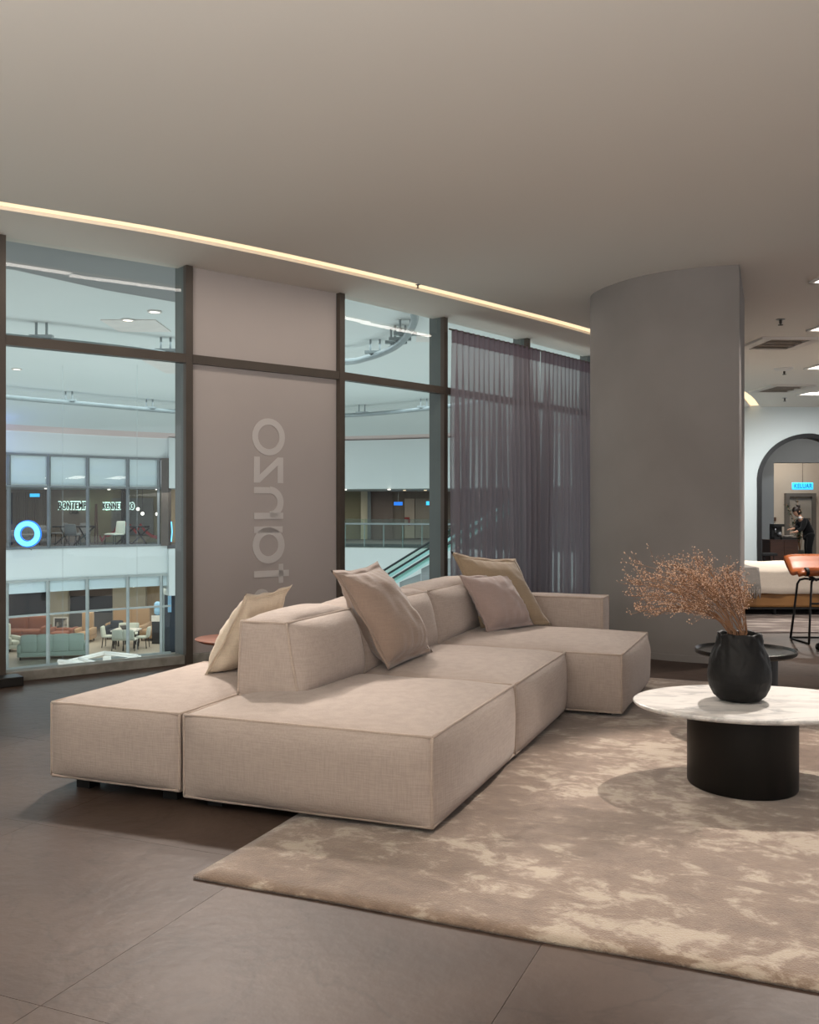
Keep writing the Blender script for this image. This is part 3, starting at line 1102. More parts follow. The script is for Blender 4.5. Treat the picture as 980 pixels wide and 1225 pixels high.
# ------------------------------------------------------------------ loose cushions
def pillow(name, label, m, TL, TR, BR, BL, thick, seed, flange=0.022, sag=0.25, wr=0.010, group='loose sofa cushions'):
    TL, TR, BR, BL = (Vector(v) for v in (TL, TR, BR, BL))
    N = 26
    nrm = (TR - TL).cross(BL - TL).normalized()
    cam_dir = Vector((0, 0, EYE)) - (TL + TR + BR + BL) / 4
    if nrm.dot(cam_dir) < 0:
        nrm = -nrm
    ctr = (TL + TR + BR + BL) / 4
    root = thing(name, label, 'cushion', (0, 0, 0), group=group)
    mb = MB()
    fl_ = 0.90

    def base(a, b):
        k = 0.095
        a2, b2 = a * (1 - k * (1 - b * b)), b * (1 - (k if b > 0 else .03) * (1 - a * a))
        u, v = (a2 + 1) / 2, (b2 + 1) / 2
        return BL * (1 - u) * (1 - v) + BR * u * (1 - v) + TL * (1 - u) * v + TR * u * v

    def height(a, b, side):
        x, y = abs(a) / fl_, abs(b) / fl_
        if x >= 1 or y >= 1:
            h = 0.004
        else:
            h = 0.004 + thick * ((1 - x ** 2.6) * (1 - y ** 2.6)) ** 0.5 * (1 - sag * b)
            e = max(x, y)
            h += wr * noise.noise(Vector((a * 3 + seed, b * 3, side))) * (1 - e ** 4)
            # gathers near the seam
            h += 0.009 * sin((b if x > y else a) * 23 + seed + 5 * noise.noise(Vector((a * 2, b * 2, seed)))) * (e ** 3) * (1 - e ** 8)
        return h
    ts = [-1 + 2 * i / N for i in range(N + 1)]
    ts = sorted(set([round(t, 4) for t in ts] + [-fl_, fl_]))
    n1 = len(ts)
    for side in (1, -1):
        vs = []
        for b in ts:
            for a in ts:
                edge = abs(a) == 1 or abs(b) == 1
                wv = 0.006 * sin(a * 9 + seed) * sin(b * 8) if max(abs(a), abs(b)) > .9 else 0
                vs.append(base(a, b) + nrm * (side * (0 if edge else height(a, b, side)) + wv))
        mb.add(vs, [(j * n1 + i, j * n1 + i + 1, (j + 1) * n1 + i + 1, (j + 1) * n1 + i) for j in range(n1 - 1) for i in range(n1 - 1)])
    mb.build('cover', m, root, smooth=True, merge=True)
    # stitched seam line where the flange starts, both sides
    lo = []
    for k in range(60):
        t = k / 15.0
        q = int(t)
        f = -1 + 2 * (t - q)
        a, b = ((f, -1), (1, f), (-f, 1), (-1, -f))[q]
        lo.append(base(a * fl_, b * fl_))
    for sd in (1, -1):
        MB().tube([p + nrm * (sd * .006) for p in lo], 0.0035, 5, closed=True).build('seam', m, root, smooth=True)
    d = BR - BL
    rebase(root, (BL + BR) / 2, math.atan2(d.y, d.x))
    return root


ZC = ZS + .025
pillow('cushion', 'large taupe velvet cushion leaning at the middle of the sofa backrest', M['pil_brown'], S(1.07, 1.22, 1.05), S(1.05, 1.86, 1.07), S(.70, 1.93, ZC + .03), S(.74, 1.28, ZC + .015), .13, 1.0, wr=.022)
pillow('cushion', 'large beige cushion behind the mauve one at the far end of the sofa', M['pil_beige'], S(1.07, 3.36, 1.065), S(.66, 3.80, 1.0), S(.34, 3.70, ZC + .02), S(.80, 3.28, ZC + .02), .125, 2.3, wr=.015)
pillow('cushion', 'smaller mauve grey cushion in front of the beige one on the sofa', M['pil_mauve'], S(.93, 3.12, .90), S(.68, 3.62, .915), S(.44, 3.55, ZC + .03), S(.68, 3.06, ZC + .02), .105, 4.1, wr=.015)
pillow('cushion', 'cream linen cushion leaning on the outer side of the near backrest', M['pil_cream'], S(1.34, .72, .94), S(1.34, 1.25, .955), S(1.64, 1.28, ZC), S(1.64, .76, ZC), .095, 6.0, wr=.015)

# ------------------------------------------------------------------ walnut side table behind the left module
wt = thing('side_table', 'round walnut topped side table behind the low left sofa module', 'side table', (-1.19, 6.42, 0))
MB().lathe([(.0, .515), (.2, .515), (.235, .53), (.24, .537), (.235, .54), (.0, .54)], 40, cap=False).build('table_top', M['walnut'], wt, smooth=False)
MB().cyl((0, 0), .02, .014, .515).build('stem', M['black'], wt)
MB().lathe([(.15, 0), (.15, .01), (.145, .014), (.0, .014)], 32, cap=False).build('base', M['black'], wt)

# ------------------------------------------------------------------ marble coffee table
ct = thing('coffee_table', 'oval white marble coffee table on a black drum base', 'coffee table', (1.74, 4.86, 0))
o = MB().lathe([(0, .405), (.97, .405), (.988, .409), (1.0, .418), (1.0, .426), (.99, .43), (0, .43)], 72, sx=.60, sy=.46, cap=False).build('table_top', M['marble'], ct, merge=True)
auto_smooth(o, 30)
o = MB().lathe([(0, RT + .002), (.99, RT + .002), (1, RT + .008), (1, .402), (.99, .405), (0, .405)], 56, c=(-.07, -.03, 0), sx=.262, sy=.30, cap=False).build('drum_base', M['bronze_base'], ct, merge=True)
auto_smooth(o, 40)

# vase
VX, VY = 1.675, 4.88
vs_ = thing('vase', 'rough black ceramic vase on the marble table', 'vase', (VX, VY, .43))
prof = [(.0, .0), (.06, 0), (.1, .006), (.128, .03), (.147, .068), (.156, .11), (.155, .15), (.148, .19), (.137, .225), (.124, .265), (.112, .30), (.105, .325), (.102, .342)]
inn = [(.094, .336), (.1, .30), (.12, .24), (.14, .16), (.13, .06), (0, .03)]
mb = MB()
n = 110
vs, fs = [], []
dense = []
for (r0_, z0_), (r1_, z1_) in zip(prof[:-1], prof[1:]):
    k_ = max(1, int((z1_ - z0_) / .006))
    dense += [(r0_ + (r1_ - r0_) * q_ / k_, z0_ + (z1_ - z0_) * q_ / k_) for q_ in range(k_)]
prof = dense + [prof[-1]]
allp = prof + inn
for i, (r, z) in enumerate(allp):
    for k in range(n):
        a = 2 * pi * k / n
        top = max(0, (z - .12) / .22)
        w = 0
        if i < len(prof):
            # creased, torn-paper folds around the shoulder
            w = 0.016 * top * noise.noise(Vector((cos(a) * 4 + z * 8, sin(a) * 4, z * 20))) + .008 * top * abs(noise.noise(Vector((cos(a + z * 9) * 9, sin(a + z * 9) * 9, z * 5))))
        rim = .010 * noise.noise(Vector((cos(a) * 2.2, sin(a) * 2.2, 1))) if .3 < z else 0
        vs.append(((r + w) * cos(a), (r + w) * sin(a), z + rim))
for i in range(len(allp) - 1):
    for k in range(n):
        fs.append((i * n + k, i * n + (k + 1) % n, (i + 1) * n + (k + 1) % n, (i + 1) * n + k))
mb.add(vs, fs)
mb.build('body', M['vase'], vs_, smooth=True, merge=True)

# dried branches
for b_i in range(34):
    fr_ = (b_i + random.random()) / 34
    th = radians(-2 + 82 * fr_ ** 0.72)        # from upright to leaning left
    Ln = (.27 + .31 * sin(min(1, fr_ * 1.5) * pi / 2)) * random.uniform(.8, 1.08)
    if fr_ > .8:
        Ln *= .95
    dep = random.uniform(-.32, .32)
    p0 = Vector((VX + random.uniform(-.05, .05), VY + random.uniform(-.05, .05), .56))
    mouth = Vector((VX + random.uniform(-.035, .045) - .045 * fr_, VY + random.uniform(-.05, .05), .775))
    tip = mouth + Vector((-sin(th), dep, cos(th) * .92)) * Ln
    th0 = th * .62
    mid = mouth + Vector((-sin(th0) * .9, dep * .8, cos(th0))) * (Ln * .5)
    sm = MB()
    bm_ = MB()
    path = [p0, p0.lerp(mouth, .5), mouth]
    curve = []
    for k in range(1, 10):
        t = k / 9
        q = mouth * (1 - t) ** 2 + mid * 2 * t * (1 - t) + tip * t * t
        curve.append(q)
    sm.tube(path + curve, .0028, 5, r2=.0010)

    def bud(p, r):
        d = Vector((random.uniform(-1, 1), random.uniform(-1, 1), random.uniform(-1, 1))).normalized()
        e = d.orthogonal().normalized()
        f = d.cross(e)
        bm_.add([p + d * r * 1.5, p - d * r * 1.2, p + e * r, p - e * r * .5 + f * r * .86, p - e * r * .5 - f * r * .86],
                [(0, 2, 3), (0, 3, 4), (0, 4, 2), (1, 3, 2), (1, 4, 3), (1, 2, 4)])
    for k in range(24):
        t = random.uniform(.28, 1.0)
        i = min(7, int(t * 9) - 1) if t * 9 >= 1 else 0
        i = max(0, i)
        q = curve[i].lerp(curve[i + 1], random.random())
        d = (curve[i + 1] - curve[i]).normalized()
        sd = Vector((random.uniform(-1, 1), random.uniform(-1, 1), random.uniform(-.7, 1))).normalized()
        dr = (d * .9 + sd * .75).normalized()
        l2 = random.uniform(.03, .10) * (1.25 - .5 * t)
        e1 = q + dr * l2 * .5
        e2 = q + dr * l2 + Vector((0, 0, .008))
        sm.tube([q, e1, e2], .0011, 3, r2=.0006)
        for (s_, r_) in ((e2, .0034), (e1, .0028)):
            for w in range(3 if s_ is e2 else 2):
                o2 = Vector((random.uniform(-1, 1), random.uniform(-1, 1), random.uniform(-.4, 1))) * .016
                bud(s_ + o2, r_ * random.uniform(.7, 1.2))
                sm.tube([s_, s_ + o2], .0006, 3)
    br = sm.build('dried_branch', M['twig'])
    tag(br, 'dried russet branch with tiny buds leaning left out of the black vase', 'branch', 'dried branches in the black vase')
    bu = bm_.build('buds', M['bud'], br)
    bu['kind'] = 'stuff'
    rebase(br, tuple(p0))

# black tray side table behind
tt = thing('side_table', 'round black tray side table behind the marble table', 'side table', (2.09, 5.98, RT))
o = MB().lathe([(0, .475), (.285, .475), (.302, .485), (.305, .507), (.298, .509), (.288, .492), (0, .490)], 56, cap=False).build('tray_top', M['black_gloss'], tt, merge=True)
auto_smooth(o, 35)
MB().lathe([(0, .0), (.19, .0), (.19, .012), (.19, .47), (0, .475)], 48, cap=False).build('drum_base', M['black'], tt, merge=True)


# ------------------------------------------------------------------ curtains
CUR = offset_line([Vector(p) for p in ((0.32, 11.0), (1.50, 12.42), (2.62, 13.82), (3.75, 15.4))], 0.17)


def path_len(pts):
    L = [0]
    for a, b in zip(pts[:-1], pts[1:]):
        L.append(L[-1] + (b - a).length)
    return L


CL = path_len(CUR)


def cpoint(s):
    for i in range(len(CL) - 1):
        if s <= CL[i + 1] or i == len(CL) - 2:
            t = (s - CL[i]) / (CL[i + 1] - CL[i])
            p = CUR[i].lerp(CUR[i + 1], t)
            d = (CUR[i + 1] - CUR[i]).normalized()
            return p, Vector((d.y, -d.x))


def curtain(label, s0, s1, seed):
    root = thing('curtain', label, 'curtain', (0, 0, 0), group='grey sheer curtains')
    n = int((s1 - s0) / .011)
    zs = [0.015, .5, 1.0, 1.5, 2.0, 2.5, 2.9, 3.15, 3.30]

    def depth(s, z):
        k = (3.3 - z) / 3.3
        ph = 2 * pi * s / .105 + 1.6 * noise.noise(Vector((s * 3.3, seed, 0))) + 2.2 * k * noise.noise(Vector((s * 1.9, seed + 3, k * .4)))
        amp = .018 + .055 * min(1, k * 3) * (.35 + 1.3 * abs(noise.noise(Vector((s * 2.6, seed + 4, k * .6)))))
        return amp * sin(ph + .5 * k * noise.noise(Vector((s * 6, seed, 2)))) + .07 * min(1, 2 * k) * noise.noise(Vector((s * 4.2, seed + 9, .5 * k)))
    vs = []
    for z in zs:
        for i in range(n + 1):
            s = s0 + (s1 - s0) * i / n
            p, nn = cpoint(s)
            q = p + nn * depth(s, z)
            vs.append((q.x, q.y, z))
    fs = [(j * (n + 1) + i, j * (n + 1) + i + 1, (j + 1) * (n + 1) + i + 1, (j + 1) * (n + 1) + i) for j in range(len(zs) - 1) for i in range(n)]
    MB().add(vs, fs).build('sheer', M['curtain'], root, smooth=True)
    # pleated heading tape
    hv = []
    for z in (3.295, 3.36, 3.45):
        for i in range(n + 1):
            s = s0 + (s1 - s0) * i / n
            p, nn = cpoint(s)
            d = .016 * max(-1, min(1, 2.2 * sin(2 * pi * s / .105 + 1.6 * noise.noise(Vector((s * 3.3, seed, 0))))))
            q = p + nn * (d + .003)
            hv.append((q.x, q.y, z))
    hf = [(j * (n + 1) + i, j * (n + 1) + i + 1, (j + 1) * (n + 1) + i + 1, (j + 1) * (n + 1) + i) for j in range(2) for i in range(n)]
    MB().add(hv, hf).build('heading', M['curtain_head'], root, smooth=True)
    return root


curtain('left panel of grey mauve sheer curtain next to the clear window', 0.06, 1.90, 1.0)
curtain('right panel of grey mauve sheer curtain beside the column', 1.965, CL[-1] - .05, 5.0)
tp = offset_line(CUR, 0.0)
trk = MB()
trk.tube([(p.x, p.y, 3.44) for p in CUR], .010, 6)
tk = trk.build('curtain_track', M['bronze'])
tag(tk, 'thin dark curtain track carrying the grey sheer curtains', 'curtain track')

# ------------------------------------------------------------------ ceiling fixtures
for (px, py, lab) in ((934, 384, 'ceiling sprinkler before the nearer air vent'), (938.5, 445, 'ceiling sprinkler beside the round detector'), (939, 478, 'ceiling sprinkler beyond the farther air vent'),
                      (500, 342.5, 'tiny sprinkler next to the warm strip light')):
    Y = (H - EYE) * F / (HZ - py + 2)
    x = (px - 490) * Y / F
    t = thing('sprinkler', lab, 'sprinkler', (x, Y, H))
    MB().lathe([(.05, -.006), (.05, 0)], 20).build('flange', M['chrome'], t)
    MB().lathe([(.016, -.05), (.016, -.006)], 10).lathe([(.028, -.07), (.028, -.062)], 12).lathe([(.008, -.065), (.008, -.045)], 8).build('head', M['bronze'], t)
    if px == 500:
        t.scale = (.5, .5, .5)
Y = (H - EYE) * F / (HZ - 440.5)
sd = thing('smoke_detector', 'flat round detector on the ceiling between the two air vents', 'detector', ((938 - 490) * Y / F, Y, H))
MB().lathe([(.125, -.03), (.15, -.012), (.15, 0)], 28).build('housing', M['lampwhite'], sd)
for (x0, x1, py0, py1, lab) in ((896, 968, 403, 416, 'nearer long recessed air vent in the ceiling right of the column'), (908, 963, 460, 468, 'farther long recessed air vent in the ceiling')):
    Ya, Yb = (H - EYE) * F / (HZ - py0), (H - EYE) * F / (HZ - py1)
    Ym = (Ya + Yb) / 2
    xa, xb = (x0 - 490) * Ym / F, (x1 - 490) * Ym / F
    v = thing('air_vent', lab, 'vent', ((xa + xb) / 2, Ym, H), rz=radians(3))
    w, d = (xb - xa) / 2, (Yb - Ya) / 2
    fm = MB()
    fm.box(-w, w, -d, -d + .05, -.03, 0).box(-w, w, d - .05, d, -.03, 0).box(-w, -w + .14, -d + .05, d - .05, -.03, 0).box(w - .14, w, -d + .05, d - .05, -.03, 0)
    fm.build('frame', M['vent'], v)
    MB().box(-w + .14, w - .14, -d + .05, d - .05, -.006, -.001).build('cavity', M['vent_dark'], v)
    ns = 4
    for i in range(ns):
        yy = -d + .09 + (2 * d - .18) * i / (ns - 1)
        MB().box(-w + .14, w - .14, yy - .02, yy + .02, -.024, -.016, Matrix.Rotation(0, 4, 'X')).build('slat', M['vent_dark'], v)
for i, (px, py, lab) in enumerate(((998, 334, 'nearest recessed double downlight at the right edge of the ceiling'), (992, 392, 'second recessed double downlight from the front'),
                                   (986, 438.5, 'third recessed double downlight from the front'), (975, 470, 'farthest recessed double downlight near the back wall'))):
    Y = (H - EYE) * F / (HZ - py)
    x = (px - 490) * Y / F
    t = thing('downlight', lab, 'ceiling light', (x, Y, H), rz=radians(6), group='recessed double downlights')
    w, d = .19 + .015 * i, .12 + .05 * i
    MB().box(-w, w, -d, -d + .025, -.02, 0).box(-w, w, d - .025, d, -.02, 0).box(-w, -w + .025, -d, d, -.02, 0).box(w - .025, w, -d, d, -.02, 0).build('frame', M['lampwhite'], t)
    for s_ in (-1, 1):
        MB().box(-w + .05, w - .05, s_ * d * .5 - d * .28, s_ * d * .5 + d * .28, -.016, -.002).build('lamp', M['lampface'], t)
    if i == 0:
        pass

# ------------------------------------------------------------------ bedroom display beyond the column
rgb = MB().box(3.9, 9.0, 10.85, 16.2, .0, .015).build('bed_rug', M['rug_bed'], None, bevel=.005)
tag(rgb, 'grey shaggy rug under the bed', 'rug')
BX0, BX1, BY0, BY1 = 4.05, 7.1, 12.55, 14.75
bed = thing('bed', 'low bed with tan leather frame and pale bedding right of the column', 'bed', ((BX0 + BX1) / 2, (BY0 + BY1) / 2, .015))
hw, hd = (BX1 - BX0) / 2, (BY1 - BY0) / 2
MB().box(-hw, hw, -hd, hd, .10, .29).build('bed_frame', M['leather_bed'], bed, bevel=.03)
MB().box(-hw, hw, -hd + .02, hd - .02, .075, .10).build('base_rail', M['black'], bed)
for (x, y) in ((-hw + .75, -hd + .1), (hw - .3, -hd + .1), (-hw + .3, hd - .1), (hw - .3, hd - .1)):
    MB().cyl((x, y), .025, 0, .08, 10).build('leg', M['black'], bed)
MB().box(-hw + .05, hw - .05, -hd + .05, hd - .05, .27, .52).build('mattress', M['bedding'], bed, bevel=.05)


def cloth_over(x0, x1, y0, y1, ztop, zdrop, front_out, seed, nx=36, ny=26, hem=.012):
    """a sheet lying on the bed and hanging down its near side with folds"""
    L = (y1 - y0) + (ztop - zdrop)
    vs = []
    for j in range(ny + 1):
        d = L * j / ny
        for i in range(nx + 1):
            x = x0 + (x1 - x0) * i / nx
            nzv = noise.noise(Vector((x * 2.4 + seed, d * 2.2, 0)))
            if d < (y1 - y0):
                y = y1 - d
                z = ztop + .018 * nzv
                k = 0
            else:
                k = (d - (y1 - y0)) / (ztop - zdrop)
                y = y0 - front_out * (.4 + .6 * k) + .02 * k * sin(x * 9 + 3 * noise.noise(Vector((x * 3, seed, 0))))
                z = ztop - k * (ztop - zdrop) + .03 * k * noise.noise(Vector((x * 1.3, seed, 4)))
            vs.append((x, y, z))
    fs = [(j * (nx + 1) + i, j * (nx + 1) + i + 1, (j + 1) * (nx + 1) + i + 1, (j + 1) * (nx + 1) + i) for j in range(ny) for i in range(nx)]
    return MB().add(vs, fs)


MBd = cloth_over(-hw + .06, hw - .06, -hd + .06, hd - .1, .60, .285, .10, 2.0)
dv = MBd.build('duvet', M['bedding'], bed, smooth=True)
sol = dv.modifiers.new('thick', 'SOLIDIFY')
sol.thickness = .04
sol.offset = -1
tb = cloth_over(3.95, 4.55, BY0 + .02, BY1 - .5, .645, .37, .14, 9.0, 18, 22)
th_ = tb.build('throw_blanket', M['throw'], None, smooth=True)
sol = th_.modifiers.new('thick', 'SOLIDIFY')
sol.thickness = .02
tag(th_, 'grey fringed throw blanket over the left end of the bed', 'throw')
fg = MB()
for i in range(26):
    x = 3.96 + .58 * i / 25
    y = BY0 - .13 + random.uniform(-.01, .01)
    fg.tube([(x, y, .40), (x + random.uniform(-.01, .01), y - .012, .32), (x + random.uniform(-.02, .02), y - .006, .245)], .009, 5, r2=.006)
fg.build('fringe', M['throw'], th_, smooth=True)
MB().box(-.5, .5, -.02, .02, -.014, .03, Matrix.Translation((4.62, 13.9, .66)) @ Matrix.Rotation(radians(60), 4, 'Z')).build('folded_edge', M['bedding'], th_, bevel=.01)
# bolster and dark cushion on the bed
bo = puff_hex([[[Vector((6.05 if i == 0 else 7.0, 13.2 if j == 0 else 13.55, .64 if k == 0 else .83)) for k in (0, 1)] for j in (0, 1)] for i in (0, 1)],
              dict(s0=.07, s1=.07, t0=.06, t1=.06, z1=.07, z0=.0), N=10, power=.9).build('bolster', M['greywool'], None, smooth=True, merge=True, weld=1e-4)
tag(bo, 'pale grey rounded bolster on the bed behind the orange stool', 'cushion')
bo2 = puff_hex([[[Vector((6.32 if i == 0 else 7.0, 13.75 if j == 0 else 14.0, .64 if k == 0 else .93)) for k in (0, 1)] for j in (0, 1)] for i in (0, 1)],
               dict(s0=.06, s1=.06, t0=.05, t1=.05, z1=.06), N=10, power=.9).build('cushion', M['navy'], None, smooth=True, merge=True, weld=1e-4)
tag(bo2, 'dark cushion on the bed behind the pale grey bolster', 'cushion')

# orange leather bar stool
stl = thing('bar_stool', 'bar stool with glossy tan leather scoop seat and thin black legs', 'stool', (4.47, 10.14, 0), rz=radians(2))
sh = []
NXs, NYs = 20, 12
for side in (0, 1):
    for j in range(NYs + 1):
        v = j / NYs
        for i in range(NXs + 1):
            u = i / NXs
            x = -.44 + .88 * u
            # section: front roll at the bottom, low curled back
            ang = -0.5 + v * 2.2
            y = -.16 + .36 * v + .03 * sin(v * pi)
            z = .80 - .045 * sin(pi * min(1, v * 1.5)) + .13 * max(0, v - .55) ** 1.0 * 1.0 / .45 * .9
            if v < .12:
                z -= .05 * (1 - v / .12) ** 2
            e = abs(2 * u - 1)
            z -= .02 * e ** 8
            n_off = .0 if side == 0 else -.035
            sh.append((x, y + (0.02 if side else 0) * (v > .6), z + n_off))
a = (NXs + 1) * (NYs + 1)
fs = []
for s_ in (0, 1):
    for j in range(NYs):
        for i in range(NXs):
            q = [s_ * a + j * (NXs + 1) + i, s_ * a + j * (NXs + 1) + i + 1, s_ * a + (j + 1) * (NXs + 1) + i + 1, s_ * a + (j + 1) * (NXs + 1) + i]
            fs.append(tuple(q if s_ == 0 else reversed(q)))
rim = [i for i in range(NXs + 1)] + [j * (NXs + 1) + NXs for j in range(1, NYs + 1)] + [NYs * (NXs + 1) + i for i in range(NXs - 1, -1, -1)] + [j * (NXs + 1) for j in range(NYs - 1, 0, -1)]
for k in range(len(rim)):
    r1, r2 = rim[k], rim[(k + 1) % len(rim)]
    fs.append((r1, a + r1, a + r2, r2))
MB().add(sh, fs).build('seat', M['leather'], stl, smooth=True)
fr_ = MB()
fr_.tube([(-.33, -.13, .745), (.33, -.13, .745)], .045, 12).build('front_roll', M['leather'], stl, smooth=True)
MB().lathe([(.0, 0), (.047, 0), (.047, .03), (0, .03)], 14, mtx=Matrix.Translation((-.36, -.13, .745)) @ Matrix.Rotation(pi / 2, 4, 'Y'), cap=False).build('roll_end', M['black'], stl)
for s_ in (-1, 1):
    pts = []
    z1 = .66
    path = [(s_ * .36, -.22, .012), (s_ * .335, -.19, .3), (s_ * .31, -.165, .60), (s_ * .295, -.14, .645), (s_ * .26, -.1, z1), (s_ * .2, 0, z1), (s_ * .26, .1, z1), (s_ * .295, .14, .645), (s_ * .31, .165, .60), (s_ * .335, .19, .3), (s_ * .36, .22, .012)]
    MB().tube(path, .012, 8).build('leg', M['black'], stl, smooth=True)
    MB().tube([(s_ * .36, -.22, .012), (s_ * .36, .22, .012)], .011, 8).build('runner', M['black'], stl, smooth=True)
MB().tube([(-.36, .2, .02), (.36, .2, .02)], .011, 8).build('stretcher', M['black'], stl, smooth=True)
MB().tube([(-.325, -.18, .42), (.325, -.18, .42)], .011, 8).build('foot_rail', M['black'], stl, smooth=True)
MB().tube([(-.26, 0, z1), (.26, 0, z1)], .014, 8).build('stretcher', M['black'], stl, smooth=True)
for s_ in (-1, 1):
    MB().tube([(s_ * .30, -.1, .70), (s_ * .2, -.05, .655)], .016, 8).build('seat_bracket', M['black'], stl, smooth=True)

# castored office chair, mostly outside the frame on the right
oc = thing('office_chair', 'dark office chair on castors at the right edge of the picture', 'chair', (4.36, 9.42, 0))
for k in range(5):
    an = radians(165 + 72 * k)
    ex, ey = .31 * cos(an), .31 * sin(an)
    arm_ = MB().tube([(0, 0, .13), (ex * .5, ey * .5, .12), (ex, ey, .095)], .022, 8, r2=.015).build('base_arm', M['black'], oc, smooth=True)
    cw = MB()
    for s_ in (-1, 1):
        mt = Matrix.Translation((ex, ey, .038)) @ Matrix.Rotation(an + .6, 4, 'Z') @ Matrix.Translation((0, s_ * .022, 0)) @ Matrix.Rotation(pi / 2, 4, 'X')
        cw.lathe([(.0, -.012), (.03, -.012), (.038, -.006), (.038, .006), (.03, .012), (0, .012)], 16, mtx=mt, cap=False)
    cw.cyl((ex, ey), .012, .04, .095, 8)
    cw.build('castor', M['black_gloss'], oc, smooth=False)
MB().cyl((0, 0), .03, .12, .44, 14).build('gas_lift', M['black'], oc)
puff_hex([[[Vector((-.24 if i == 0 else .24, -.24 if j == 0 else .24, .44 if k == 0 else .5)) for k in (0, 1)] for j in (0, 1)] for i in (0, 1)], dict(s0=.03, s1=.03, t0=.03, t1=.03, z1=.03, z0=.01), N=8).build('seat', M['navy'], oc, smooth=True, merge=True, weld=1e-4)
puff_hex([[[Vector((-.22 if i == 0 else .22, .2 if j == 0 else .26, .6 if k == 0 else 1.0)) for k in (0, 1)] for j in (0, 1)] for i in (0, 1)], dict(s0=.02, s1=.02, t0=.03, t1=.03, z1=.03, z0=.03), N=8).build('backrest', M['navy'], oc, smooth=True, merge=True, weld=1e-4)
MB().tube([(0, .1, .45), (0, .26, .48), (0, .28, .7)], .02, 8).build('back_support', M['black'], oc, smooth=True)

# ------------------------------------------------------------------ room beyond the arch
RY0, RY1 = BACK + .25, 27.0
struct(MB().box(6.9, 12.5, RY0, RY1, -.2, -.001).build('floor_back_room', M['tile']))
struct(MB().box(6.9, 12.5, RY0, RY1, 3.42, 3.6).build('ceiling_back_room', M['ceiling']))
xw = (926 - 490) * 24.0 / F
struct(MB().box(7.2, 7.4, RY0, 24.0, 0, 3.42).build('wall_back_room_left', M['room_grey']))
struct(MB().box(7.4, xw, 24.0, 24.25, 0, 3.42).build('wall_back_room_pier', M['room_grey']))
struct(MB().box(xw, 12.5, 24.0, 24.3, 2.56, 3.42).build('wall_back_room_lintel', M['room_grey']))
struct(MB().box(xw - .6, 12.5, RY1, RY1 + .2, 0, 3.42).build('wall_back_room_end', M['room_beige']))
struct(MB().box(12.3, 12.5, RY0, RY1, 0, 3.42).build('wall_back_room_right', M['room_beige']))
d0, d1 = (940 - 490) * 26.9 / F, (976 - 490) * 26.9 / F
dr = struct_empty('door_1')
dt = EYE + (HZ - 590) * 26.9 / F
MB().box(d0, d0 + .1, 26.86, 26.999, 0, dt).box(d1 - .1, d1, 26.86, 26.999, 0, dt).box(d0 + .1, d1 - .1, 26.86, 26.999, dt - .1, dt).build('door_frame', M['door_dark'], dr)
MB().box(d0 + .1, d1 - .1, 26.94, 26.99, 0.01, dt - .1).build('door_leaf', M['door'], dr)
MB().box(d1 - .26, d1 - .15, 26.9, 26.94, .85, 1.15).build('door_handle', M['bronze'], dr)


def add_text(body, size, m, parent, name='letters', extrude=.006, mtx=None, width=None, grow=0.0):
    cu = bpy.data.curves.new('txt', 'FONT')
    cu.body = body
    cu.size = size
    cu.extrude = extrude
    cu.offset = grow
    cu.space_character = 1.12
    cu.align_x = 'CENTER'
    cu.align_y = 'CENTER'
    o = bpy.data.objects.new('txt', cu)
    COL.objects.link(o)
    dg = bpy.context.evaluated_depsgraph_get()
    me = bpy.data.meshes.new_from_object(o.evaluated_get(dg))
    bpy.data.objects.remove(o)
    if width:
        xs = [v.co.x for v in me.vertices]
        k = width / (max(xs) - min(xs))
        for v in me.vertices:
            v.co.x *= k
    if mtx is not None:
        me.transform(mtx)
    me.materials.clear()
    me.materials.append(m)
    t = bpy.data.objects.new(name, me)
    COL.objects.link(t)
    t.parent = parent
    return t


FRONT = Matrix.Rotation(pi / 2, 4, 'X')   # text standing up and facing the camera
p = at(960.5, 581.5, 26.4)
es = thing('exit_sign', 'lit blue exit sign above the door beyond the arch', 'sign', tuple(p))
MB().box(-.29, .29, -.02, .04, -.1, .1).build('sign_box', M['sign_blue'], es, bevel=.02)
add_text('KELUAR', .17, M['sign_text'], es, mtx=Matrix.Translation((0, -.022, 0)) @ FRONT, width=.48)
MB().cyl((0, 0.01), .008, .1, 3.42 - p.z, 8).build('hanger', M['bronze'], es)
for (px, py, m_, lab) in ((939.5, 529.5, 'led', 'small warm downlight in the room beyond the arch'), (959.5, 528.5, 'lampface', 'white ceiling light in the room beyond the arch')):
    Y = 22.8 if m_ == 'led' else 22.6
    t = thing('downlight', lab, 'ceiling light', ((px - 490) * Y / F, Y, 3.42))
    if m_ == 'led':
        MB().lathe([(.05, -.008), (.05, 0)], 16).build('lamp', M[m_], t)
    else:
        MB().box(-.1, .1, -.12, .12, -.008, 0).build('lamp', M[m_], t)
    MB().lathe([(.05, -.004), (.07, -.004), (.07, 0), (.05, 0)], 16, cap=False).build('trim_ring', M['lampwhite'], t)
